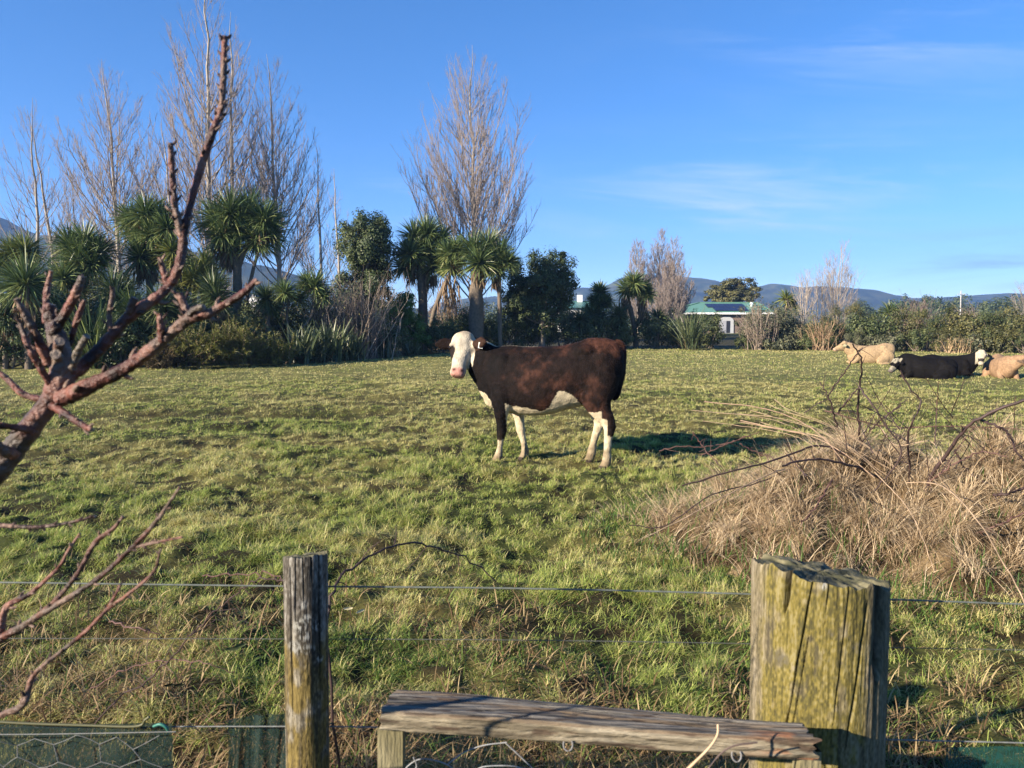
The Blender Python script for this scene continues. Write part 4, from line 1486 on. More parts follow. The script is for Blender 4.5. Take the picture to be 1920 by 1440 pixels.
def standing_heifer():
    yaw_world = math.pi - math.radians(14)
    R3 = rot(yaw_world)
    hoof = G(1139, 880)                              # near hind hoof on the turf
    T3 = hoof - R3 @ np.array([-.655, .165, 0.0])
    T3[2] = gh(*(hoof[:2])) - .015
    root = thing("cow", "dark brown heifer with a white face standing side on, looking at the camera", "cow", T3)
    bl = []
    torso(bl)
    # hook bones, shoulders, thighs
    for s in (1, -1):
        ellipsoid(bl, (-.40, .160 * s, 1.235), (.12, .070, .075))
        ellipsoid(bl, (-.715, .09 * s, 1.21), (.07, .05, .06))
        ellipsoid(bl, (.46, .140 * s, .93), (.14, .085, .27))
        ellipsoid(bl, (-.56, .150 * s, .96), (.20, .105, .30))
    ellipsoid(bl, (.40, 0, 1.235), (.18, .06, .05))
    ellipsoid(bl, (.62, 0, .72), (.12, .09, .12))
    # near hind, far hind
    limb(bl, [(-.55, .15, 1.0), (-.53, .165, .80), (-.565, .165, .65), (-.64, .165, .53), (-.672, .165, .455), (-.660, .165, .33), (-.652, .165, .20), (-.648, .165, .115), (-.632, .165, .055), (-.615, .165, .0)],
         [.12, .105, .075, .052, .043, .031, .030, .040, .038, .052], [.22, .185, .125, .085, .066, .041, .038, .047, .046, .062])
    limb(bl, [(-.50, -.15, 1.0), (-.46, -.165, .80), (-.46, -.165, .66), (-.50, -.165, .54), (-.525, -.165, .46), (-.485, -.165, .33), (-.455, -.165, .20), (-.44, -.165, .115), (-.42, -.165, .055), (-.40, -.165, .0)],
         [.12, .105, .075, .052, .043, .031, .030, .040, .038, .052], [.22, .185, .125, .085, .066, .041, .038, .047, .046, .062])
    # near front, far front
    limb(bl, [(.46, .155, .86), (.475, .16, .68), (.490, .155, .56), (.487, .15, .44), (.490, .15, .365), (.500, .15, .25), (.512, .15, .165), (.522, .15, .105), (.545, .15, .055), (.565, .15, .0)],
         [.10, .090, .064, .048, .050, .032, .032, .041, .038, .052], [.15, .125, .080, .057, .055, .034, .034, .043, .043, .062])
    limb(bl, [(.42, -.155, .86), (.40, -.16, .68), (.385, -.155, .56), (.360, -.15, .44), (.352, -.15, .365), (.325, -.15, .25), (.308, -.15, .165), (.300, -.15, .105), (.315, -.15, .055), (.33, -.15, .0)],
         [.10, .090, .064, .048, .050, .032, .032, .041, .038, .052], [.15, .125, .080, .057, .055, .034, .034, .043, .043, .062])
    # head turned to the viewer
    poll = np.array([.930, .055, 1.415])
    muzzle = np.array([.950, .265, .985])
    ref = np.array([-.30, .95, .42])
    A, Nf, S = head_frame(poll, muzzle, ref)
    right = ((np.array([1., 0, 0]) @ R3) @ S) > 0            # which side of the head shows at the right of the photo
    A, Nf, S, L = add_head(bl, poll, muzzle, ref, 1.10, .12, 1.0, 1 if right else -1)
    # neck
    nk = spline(np.array([(.50, 0, .98, .185, .30), (.62, 0, 1.03, .165, .27), (.72, -.01, 1.10, .140, .225), (.80, -.04, 1.185, .120, .18), (.87, -.09, 1.235, .105, .14), (.925, -.125, 1.275, .085, .10)]), 20)
    T = unit(np.gradient(nk[:, :3], axis=0))
    U = unit(np.array([0, 1.0, 0])[None] - T * T[:, 1:2])
    ring_loft(bl, nk[:, :3], U, np.cross(T, U), nk[:, 3], nk[:, 4], 20, 2.1)
    ellipsoid(bl, (.80, .02, 1.02), (.07, .07, .16))
    # tail
    limb(bl, [(-.70, 0, 1.33), (-.765, .0, 1.30), (-.795, .0, 1.20), (-.790, .02, 1.0), (-.752, .05, .88), (-.725, .07, .78), (-.70, .08, .72)], [.035, .035, .03, .026, .03, .035, .012], [.04, .04, .032, .028, .035, .04, .012], 10)

    def colour(p, nrm):
        x, y, z = p[:, 0], p[:, 1], p[:, 2]
        j = (fbm3(x * 16, y * 16, z * 16, 61, 3) - .5)
        j2 = fbm3(x * 5.5, y * 5.5, z * 5.5, 62, 3)
        dark, red, blk = np.array([.0078, .0049, .0044]), np.array([.037, .0165, .0115]), np.array([.0032, .0027, .0029])
        t = sstep(.39, .72, j2 + .10 * (z - .9) - .12 * sstep(-.45, -.75, x) * sstep(1.2, 1.0, z) + .5 * j)
        c = dark + (red - dark) * t[:, None]
        k = sstep(.30, .50, x + .5 * j)[:, None] * .9  # black neck and shoulder coat, with the head's cast shadow painted in
        c = c * (1 - k) + blk * k
        k = (sstep(1.22, 1.32, z) * sstep(-.3, -.5, x))[:, None] * .6       # rusty rump
        c = c * (1 - k) + np.array([.062, .025, .016]) * k
        k = (sstep(-.70, -.76, x) * sstep(1.25, 1.1, z))[:, None] * .8
        c = c * (1 - k) + blk * 1.2 * k
        c = c * (1 + 1.5 * (fbm3(x * 34, y * 34, z * 20, 63, 2) - .5))[:, None]
        white = np.array([.45, .385, .265])
        jz = .07 * j + .035 * (j2 - .5)
        zb = np.interp(x + .03 * j, [-.46, -.43, -.40, -.33, -.26, -.20, -.15, -.09, -.04, .03, .22, .36, .43, .455], [.0, .62, .655, .74, .80, .825, .82, .73, .64, .615, .635, .655, .68, .0])
        w = (z < zb + jz) & (z > .45)
        xb = np.interp(z, [.38, .59, .695, .76, .80, .84], [.56, .552, .595, .655, .70, .75])
        w |= (x > xb + .07 * j + .02) & (z < .79 + 1.2 * jz) & (z > .38)
        near = y > 0
        w |= (x > .3) & near & (z < .285 + jz) & (x < .7)
        w |= (x > .2) & ~near & (z < .56 + jz) & (x < .7) & (x > .30 + .25 * (z - .35) - .03)
        hb = np.where(x > -.655, .52, .38)
        w |= (x < -.3) & near & (z < hb + jz + .3 * (x + .66))
        w |= (x < -.3) & near & (x > -.60) & (z < .60 + jz) & (z > .50)
        w |= (x < -.3) & ~near & (z < .60 + jz)
        # crest stripe
        w |= (np.abs(y + .01) < .020 + .02 * j) & (z > 1.25) & (x > .12) & (x < .74) & (nrm[:, 2] > .6)
        c = np.where(w[:, None], white * (.92 + .3 * j[:, None]), c)
        mud = (sstep(.34, .06, z + .22 * j) * .8)[:, None]
        c = c * (1 - mud) + np.array([.13, .092, .052]) * mud
        k = (z < .045)[:, None]
        c = np.where(k, np.array([.045, .035, .028]), c)
        # head
        q = p - poll
        t_ = q @ A / L
        sd = q @ S
        dn = q @ Nf
        inhead = ((sd * np.sign((np.array([-1., 0, 0]) @ R3) @ S) > -.112) | (dn > -.075)) & (t_ > -.22) & (t_ < 1.1) & (np.abs(sd) < .150) & (dn > -.17 + .05 * j - .08 * sstep(.35, .55, t_)) & (dn < .12)
        face = np.array([.40, .355, .275])
        fc = np.broadcast_to(face, c.shape) * (1 + .25 * j[:, None])
        fz = sstep(.20, -.08, t_ + .25 * j)[:, None] * .7
        fc = fc * (1 - fz) + np.array([.36, .275, .165]) * fz
        pink = (sstep(.81, .89, t_ + .1 * j) * sstep(-.125, -.10, dn) * sstep(.085, .06, np.abs(sd)))[:, None]
        fc = fc * (1 - pink) + np.array([.42, .21, .17]) * pink
        nos = np.clip(1.4 * np.exp(-(((np.abs(sd) - .042) / .016) ** 2 + ((t_ - .895) / .036) ** 2)), 0, 1) * (dn > -.12)
        fc = fc * (1 - .9 * nos[:, None]) + np.array([.03, .015, .012]) * .9 * nos[:, None]
        mouth = np.exp(-((dn + .135 + .02 * (1 - t_)) / .007) ** 2) * (t_ > .72) * .55
        fc = fc * (1 - mouth[:, None]) + np.array([.06, .04, .035]) * mouth[:, None]
        rim = np.clip(1.3 * np.exp(-(((t_ - .355) / .06) ** 2 + ((dn + .058) / .034) ** 2)), 0, 1) * (np.abs(sd) > .085)
        fc = fc * (1 - .85 * rim[:, None]) + np.array([.03, .02, .017]) * .85 * rim[:, None]
        side = np.sign((np.array([-1., 0, 0]) @ R3) @ S)          # the side seen at the left of the photo
        pat = (sd * side > .050) & (t_ > .30) & (t_ < .66) & (((t_ - .47) / .17) ** 2 + ((sd * side - .105) / .036) ** 2 < 1 + j)
        fc = np.where(pat[:, None], np.array([.016, .012, .011]), fc)
        c = np.where(inhead[:, None], fc, c)
        e0, ed = ear_line(A, Nf, S, L, 1.10, -side, 1.0)
        qe = q - e0
        pr = qe @ ed
        ear = (np.linalg.norm(qe - pr[:, None] * ed, axis=1) < .085) & (pr > .10)
        ear |= (sd * side > .128) & (sd * side < .42) & (t_ > -.2) & (t_ < .42) & (dn < -.075) & (dn > -.20)
        ec = np.where((sd * side > 0)[:, None], np.array([.0085, .0045, .004]), np.array([.030, .0155, .0105]))
        c = np.where(ear[:, None], ec, c)
        return c
    body, co, no = finish_body(bl, .0115, "body", M_hide, root, (R3, T3), colour, 12, .005)
    eye_pair(root, poll, A, Nf, S, L, 1.10, R3, T3)
    # ear tag on the ear at the right of the photo
    side = np.sign((np.array([1., 0, 0]) @ R3) @ S)
    e0, ed = ear_line(A, Nf, S, L, 1.10, side, 1.0)
    c = poll + e0 + ed * .205 + np.array([0, 0, -.052]) + Nf * .030
    mb = MB()
    poly = [c + S * a * .5 + np.array([0, 0, b]) + Nf * .0 for a, b in ((-.035, .03), (.035, .03), (.05, -.035), (-.05, -.035))]
    prism(mb, [q @ R3.T + T3 for q in poly], (Nf * .004) @ R3.T, (.75, .74, .68))
    mb.build("ear_tag", M_paint, root, smooth=False)
    # short winter hair: face tuft, back line, tail switch
    rng = np.random.default_rng(9)
    mb = MB()
    W, Nw = co @ R3.T + T3, no @ R3.T
    colr = colour(co, no)
    n = 50000
    i = rng.integers(0, len(co), n)
    q = co[i] - poll
    tt = q @ A / L
    tuft = (tt < .22) & (tt > -.3) & (np.abs(q @ S) < .12) & ((q @ Nf) > -.2)
    Ln = np.where(tuft, .017, .012) * rng.uniform(.6, 1.3, n)
    rear = np.array([-1.0, 0, -.55]) @ R3.T
    D = Nw[i] * .55 + unit(rear)[None] * .8 + rng.normal(0, .22, (n, 3))
    D = np.where(tuft[:, None], Nw[i] + rng.normal(0, .35, (n, 3)), D)
    keep = (co[i][:, 2] > .25) & ((colr[i][:, 0] < .15)) & ~((np.abs(q @ S) < .16) & (tt > .25) & (tt < 1.1) & ((q @ Nf) > -.3))
    i, D, Ln = i[keep], D[keep], Ln[keep]
    strips_dir(mb, W[i], D, Ln, np.full(len(i), .0024), 2, np.clip(colr[i] * rng.uniform(.75, 1.25, (len(i), 1)), 0, 1), .15, rng)
    mb.build("hair", attr_mat("cattle_hair", .6, .3), root, smooth=False)


standing_heifer()


def lying_cow(label, center, yaw, k, colour_cb, head_pos, head_dir, ref, seed, tilt=.0, lean=0.0):
    """A cow at rest: trunk on the turf, forelegs folded, hind legs to one side."""
    R3 = rot(yaw) * k
    T3 = np.array([center[0], center[1], gh(center[0], center[1]) - .09])
    root = thing("cow", label, "cow", T3, "cattle lying in the paddock")
    bl = []
    torso(bl, -.56, tilt, 1.05)
    for s in (1, -1):
        ellipsoid(bl, (-.40, .16 * s, .66 - tilt * .4), (.13, .08, .08))
        ellipsoid(bl, (.46, .19 * s, .36), (.15, .08, .26))
        ellipsoid(bl, (-.50, .24 * s, .30), (.26, .12, .26))
        limb(bl, [(.45, .20 * s, .28), (.56, .21 * s, .16), (.70, .20 * s, .09), (.74, .19 * s, .07), (.62, .17 * s, .05), (.50, .15 * s, .05)], [.09, .075, .06, .055, .045, .045], [.11, .085, .065, .06, .05, .05])
        limb(bl, [(-.50, .26 * s, .28), (-.30, .34 * s, .20), (-.20, .36 * s, .12), (-.36, .38 * s, .08), (-.54, .38 * s, .06), (-.42, .40 * s, .05), (-.26, .42 * s, .045)], [.12, .10, .085, .06, .055, .045, .05], [.16, .13, .10, .07, .06, .05, .055])
    poll = np.asarray(head_pos, float)
    muz = poll + unit(head_dir) * .50
    A, Nf, S, L = add_head(bl, poll, muz, ref, 1.0, .25)
    back = poll - Nf * .12 + A * .10
    n0 = np.array([.52, 0, .45])
    md = n0 * .45 + back * .55 + np.array([.05, 0, .04])
    nk = spline(np.array([(*n0, .19, .28), (*md, .15, .21), (*back, .10, .13)]), 14)
    T = unit(np.gradient(nk[:, :3], axis=0))
    U = unit(np.array([0, 1.0, .01])[None] - T * T[:, 1:2])
    ring_loft(bl, nk[:, :3], U, np.cross(T, U), nk[:, 3], nk[:, 4], 18, 2.1)

    def colour(p, nrm):
        q = p - poll
        return colour_cb(p, nrm, q @ A / L, q @ S, q @ Nf, fbm3(p[:, 0] * 9, p[:, 1] * 9, p[:, 2] * 9, seed, 3) - .5)
    finish_body(bl, .015, "body", M_hide, root, (R3, T3), colour, 9, .003)
    eye_pair(root, poll, A, Nf, S, L, 1.0, R3, T3)
    return root


def in_head(t, s, d):
    return (t > -.2) & (t < 1.1) & (np.abs(s) < .16) & (d > -.24) & (d < .12)


def col_cream(p, nrm, t, s, d, j):
    c = np.array([.30, .215, .125]) * (1 + .3 * j[:, None])
    c = np.where(((np.abs(s) > .12) & (np.abs(s) < .36) & (t > -.1) & (t < .42) & (d < -.07) & (d > -.22) & (p[:, 2] > .55))[:, None], np.array([.26, .24, .15]), c)
    k = (in_head(t, s, d) & (t > .9))[:, None]
    return np.where(k, np.array([.42, .28, .2]), c)


def col_tan(p, nrm, t, s, d, j):
    c = np.array([.24, .155, .092]) * (1 + .6 * j[:, None])
    c = np.where(((np.abs(s) > .12) & (np.abs(s) < .36) & (t > -.1) & (t < .42) & (d < -.07) & (d > -.22) & (p[:, 2] > .55))[:, None], np.array([.10, .07, .05]), c)
    k = (in_head(t, s, d) & (t > .85))[:, None]
    return np.where(k, np.array([.50, .40, .30]), c)


def col_black_grey(p, nrm, t, s, d, j):
    c = np.array([.0050, .0045, .0047]) * (1 + .8 * j[:, None])
    k = in_head(t, s, d) & ((j + .12 * np.sin(t * 9) > .02) & (t < .55) | (t > .62)) & (d > -.20)
    c = np.where(k[:, None], np.array([.22, .20, .15]), c)
    return np.where((in_head(t, s, d) & (t > .9))[:, None], np.array([.12, .10, .09]), c)


def col_black_white(p, nrm, t, s, d, j):
    c = np.array([.0050, .0045, .0047]) * (1 + .8 * j[:, None])
    k = in_head(t, s, d) & (d > -.20) & (t > -.15)
    c = np.where(k[:, None], np.array([.36, .32, .24]), c)
    mz = in_head(t, s, d) & (t > .52 + .3 * j) & (t < .80) & (np.abs(s) < .085)
    return np.where(mz[:, None], np.array([.03, .026, .026]), c)


c = G(1632, 680)
lying_cow("cream cow lying farthest back with its head to the left", c, math.radians(168), 1.0, col_cream, (.93, .04, .88), (.74, .14, -.52), (.4, 0, .9), 71)
c = G(1738, 708)
lying_cow("black cow with a grey patched face, lying side on in front of the others", c, math.radians(157), .90, col_black_grey, (.88, .12, .70), (.35, .45, -.75), (.6, .5, .35), 72, .20)
c = G(1776, 703)
lying_cow("black cow with a white face and dark muzzle band, resting behind the grey faced one", c, math.radians(-24), .88, col_black_white, (.90, -.16, .93), (-.06, -.48, -.82), (-.12, -.95, .35), 73, .10)
c = G(1878, 706)
lying_cow("tan cow lying at the right edge of the photo with its head to the right", c, math.radians(-106), .92, col_tan, (.82, .28, .80), (.25, .80, -.46), (.3, .40, .85), 74, .08)

# ================================================================== FENCE AND GARDEN EDGE
def PZ(px, py, z):
    b = (720.0 - py) / F
    k = (z - CAMH) / (b * CP - SP)
    return np.array([(px - 960.0) / F * k, (CP + b * SP) * k, z])


def wood_post(name, part_label, parent, px_t, py_t, px_b, py_b, d, r, seed, cols, cracks, tilt_top=0.0, moss=None, rough_top=.006, na=460, nz=230, spots=(), slope=0.0):
    """Round weathered post: split, ragged at the top, grown over with lichen."""
    top = P(px_t, py_t, d)
    bot = P(px_b, py_b, d)
    ax = (bot - top) / (top[2] - bot[2])                # per metre going down
    zs = top[2] - np.concatenate([np.linspace(0, .62, nz - 12), np.linspace(.65, top[2] + .25, 12)])
    v = unit(np.array([-top[0], -top[1]]))              # towards the camera
    s = np.array([-v[1], v[0]])                          # to the right in the photo
    if s[0] < 0:
        s = -s
    nf = int(na * .8)                                    # most columns on the side that is seen
    ph = np.concatenate([np.linspace(-1.75, 1.75, nf), np.linspace(1.75, 2 * np.pi - 1.75, na - nf + 2)[1:-1]])
    Z, A = np.meshgrid(zs, ph, indexing='ij')
    depth = top[2] - Z
    u = np.sin(A)
    front = np.cos(A)
    ro = r * (1 + .035 * (fbm3(np.cos(A) * 1.3, np.sin(A) * 1.3, Z * 1.2, seed) - .5) * 2)
    grain = fbm3(np.cos(A) * r * 160, np.sin(A) * r * 160, Z * 5, seed + 1, 3) - .5
    ro = ro + .0032 * grain * (r / .10)
    dark = np.zeros_like(Z)
    for (u0, sl, w, dp, d0, d1) in cracks:
        uc = u0 + sl * depth + .02 * (noise2(Z * 18, Z * 0 + u0 * 9, seed + 5) - .5)
        wd = w * sstep(d1, d1 - .25 * (d1 - d0) - .02, depth) * sstep(d0 - .01, d0 + .012, depth) + 1e-4
        g = np.exp(-((u - uc) / wd) ** 2) * (front > 0)
        ro = ro - dp * g
        dark = np.maximum(dark, np.where(wd > .002, g, 0))
    rag = rough_top * (fbm3(np.cos(A) * 4, np.sin(A) * 4, A * 0, seed + 7, 3) - .5) * 2
    cz = -tilt_top * u + rag + slope * front
    Zd = Z + cz * np.exp(-(depth / .09))
    round_ = np.clip(depth / .006, 0, 1)
    ro = ro * (.985 + .015 * round_)
    cx = top[0] + ax[0] * depth
    cy = top[1] + ax[1] * depth
    X = cx + ro * (u * s[0] + front * v[0])
    Y = cy + ro * (u * s[1] + front * v[1])
    st = fbm3(np.cos(A) * r * 110, np.sin(A) * r * 110, Z * 6, seed + 2, 4)
    bl = fbm3(np.cos(A) * 1.6, np.sin(A) * 1.6, Z * 6, seed + 3, 4)
    fine = fbm3(np.cos(A) * r * 300, np.sin(A) * r * 300, Z * 130, seed + 4, 3)
    c = palette(cols, sstep(.32, .68, .45 * st + .35 * fine + .20 * bl).ravel()).reshape(*Z.shape, 3)
    if moss is not None:
        mc, mfun = moss
        blot = fbm3(np.cos(A) * r * 40, np.sin(A) * r * 40, Z * 22, seed + 12, 3)
        k = np.clip(mfun(u, front, depth, bl, st, fine) * (.35 + .85 * sstep(.32, .55, blot)), 0, 1)[..., None]
        c = c * (1 - k) + palette(mc, sstep(.3, .7, .55 * fine + .45 * st).ravel()).reshape(*Z.shape, 3) * k
    for (su, sd, sr, sc) in spots:
        q = np.hypot((u - su) * r, depth - sd) + sr * 1.6 * (.6 * fine + .4 * st - .5)
        k = (sstep(sr, sr * .6, q) * (front > 0) * sstep(.40, .56, .7 * fine + .3 * st))[..., None] * .85
        c = c * (1 - k) + np.array(sc) * k
    c = c * (1 - .72 * dark[..., None])
    idx = np.arange(Z.size).reshape(Z.shape)
    nx = np.roll(idx, -1, 1)
    Q = np.stack([idx[:-1], nx[:-1], nx[1:], idx[1:]], -1).reshape(-1, 4)
    mb = MB()
    mb.add(np.stack([X, Y, Zd], -1).reshape(-1, 3), Q[:, ::-1], col=c.reshape(-1, 3))
    # end grain
    rr = np.linspace(1, 0.02, 14)
    RR, AA = np.meshgrid(rr, ph, indexing='ij')
    ring = np.stack([X[0], Y[0], Zd[0]], -1)
    cen = np.array([top[0], top[1], top[2]])
    Vt = cen + (ring - cen)[None] * RR[..., None]
    Vt[..., 2] = cen[2] + (ring[:, 2] - cen[2])[None] * RR + .010 * r / .1 * (fbm2(Vt[..., 0] * 55, Vt[..., 1] * 55, seed + 8) - .5) * (1 - RR ** 6)
    Vt[..., 2] += 0
    idt = np.arange(RR.size).reshape(RR.shape)
    nt_ = np.roll(idt, -1, 1)
    Qt = np.stack([idt[:-1], nt_[:-1], nt_[1:], idt[1:]], -1).reshape(-1, 4)
    e = fbm2(Vt[..., 0] * 40, Vt[..., 1] * 40, seed + 9, 3)
    mb.add(Vt.reshape(-1, 3), Qt[:, ::-1], col=palette([(.035, .037, .022), (.08, .078, .045), (.16, .145, .085)], sstep(.3, .7, e).ravel()))
    o = mb.build(name, M_wood, parent)
    if part_label:
        o["label"] = part_label
    return o


M_wood = attr_mat("weathered_wood", 0.85, 0.2, 0, 0.2, 90.0, 0.35, 160.0, 0, (1, 1, .18))
M_plank = attr_mat("weathered_plank", 0.85, 0.2, 0, 0.25, 40.0, 0.8, 110.0, 0, (.12, 1, 1))

base = P(1535, 1075, 1.67)
fence = thing("wire_fence", "old plain wire fence with two weathered posts between garden and paddock", "fence", (base[0], base[1], 0))
yel = [(.048, .043, .018), (.095, .081, .023), (.145, .116, .028), (.185, .16, .075)]


def moss_big(u, fr, dp, bl, st, fine):
    return 1.2 * sstep(.22, .50, .6 * bl + .4 * st) * sstep(-.92, -.62, u + .18 * (dp - .2)) * sstep(.72, .5, u) * (fr > 0) + .2


def moss_low(u, fr, dp, bl, st, fine):
    return sstep(.14, .24, dp + .10 * (bl - .5)) * (.55 + .5 * sstep(.3, .6, st))


wood_post("strainer_post", "thick split post covered in yellow lichen", fence, 1537, 1072, 1528, 1440, 1.68, .143, 31,
          [(.055, .047, .032), (.100, .085, .056), (.15, .128, .088), (.22, .19, .14)],
          [(-.42, -.55, .035, .020, -.02, .085), (-.10, -1.05, .009, .010, -.02, .40), (.13, -.5, .008, .008, -.02, .06), (.40, -.62, .008, .008, -.02, .30), (.66, -.75, .012, .010, .03, .36), (.86, -.3, .06, .022, -.02, .22), (.80, -.3, .03, .012, -.02, .12), (-.02, -1.0, .007, .006, .10, .42)],
          .014, (yel, moss_big), .019, slope=.027, spots=[(-.50, .165, .024, (.075, .068, .05)), (.16, .090, .011, (.07, .063, .045)), (.30, .150, .011, (.08, .07, .045)), (.52, .115, .017, (.09, .08, .05)), (.05, .004, .011, (.30, .30, .28))])
wood_post("post", "slim grey post with white lichen above and mustard lichen below", fence, 573, 1041, 578, 1440, 1.75, .0495, 47,
          [(.025, .022, .018), (.07, .062, .05), (.14, .13, .112), (.25, .24, .215)],
          [(-.45, -.3, .030, .004, -.02, .16), (-.12, .2, .024, .004, -.02, .12), (.25, .1, .03, .004, -.02, .07), (.60, .0, .035, .005, -.02, .34), (-.70, .1, .03, .003, .02, .4)],
          -.002, ([(.05, .038, .015), (.105, .078, .024), (.165, .125, .042)], moss_low), .006, 300, 200, slope=.011,
          spots=[(-.2, .10, .016, (.27, .27, .25)), (-.5, .20, .02, (.24, .24, .22)), (.1, .205, .016, (.26, .26, .23)), (-.1, .06, .018, (.04, .037, .03)), (.3, .185, .018, (.045, .04, .033)), (.0, .135, .014, (.30, .30, .27)), (.40, .155, .014, (.42, .42, .39)), (-.3, .15, .02, (.28, .28, .25)), (-.1, .175, .014, (.3, .3, .27)), (.6, .235, .01, (.34, .34, .3)), (.2, .085, .02, (.05, .045, .04)), (-.5, .10, .02, (.06, .05, .045))])


def wire(pts, r=.0014, col=(.20, .215, .22), parent=None, name="wire", n=40, wob=.0):
    sp = spline(pts, n)
    if wob:
        sp[:, 2] += wob * np.sin(np.linspace(0, 9, n))
    mb = MB()
    tube(mb, sp, r, 6, col)
    return mb.build(name, M_wire, parent)


DW = 1.80
wire([P(-2200, 1040, 1.98), P(-260, 1089, 1.86), P(0, 1092, 1.84), P(530, 1099, 1.81), P(960, 1103, 1.79), P(1410, 1114, 1.76), P(1668, 1124, 1.75), P(1920, 1133, 1.74), P(2150, 1141, 1.73), P(3900, 1196, 1.66)], .0021, (.10, .115, .105), fence)
wire([P(-2200, 1180, 1.98), P(-260, 1196, 1.86), P(0, 1197, 1.84), P(530, 1198, 1.81), P(960, 1200, 1.79), P(1410, 1207, 1.76), P(1668, 1214, 1.75), P(1920, 1219, 1.74), P(2150, 1226, 1.73), P(3900, 1272, 1.66)], .0010, (.07, .075, .07), fence)
wire([P(-2200, 1372, 1.98), P(-260, 1366, 1.86), P(0, 1365, 1.84), P(530, 1362, 1.81), P(960, 1368, 1.79), P(1410, 1380, 1.76), P(1668, 1387, 1.75), P(1920, 1393, 1.74), P(2150, 1400, 1.73), P(3900, 1440, 1.66)], .0016, (.16, .17, .165), fence)

# ---------------------------------------------------------------- plank bench
zt = P(1527, 1385, 1.40)[2]
FLt, FRt, BLt, BRt = PZ(712, 1338, zt), PZ(1529, 1386, zt), PZ(744, 1291, zt), PZ(1502, 1349, zt)
bench = thing("plank_bench", "rough grey plank step on two short legs fixed against the thick post", "bench", (FLt + BRt) / 2 * [1, 1, 0])


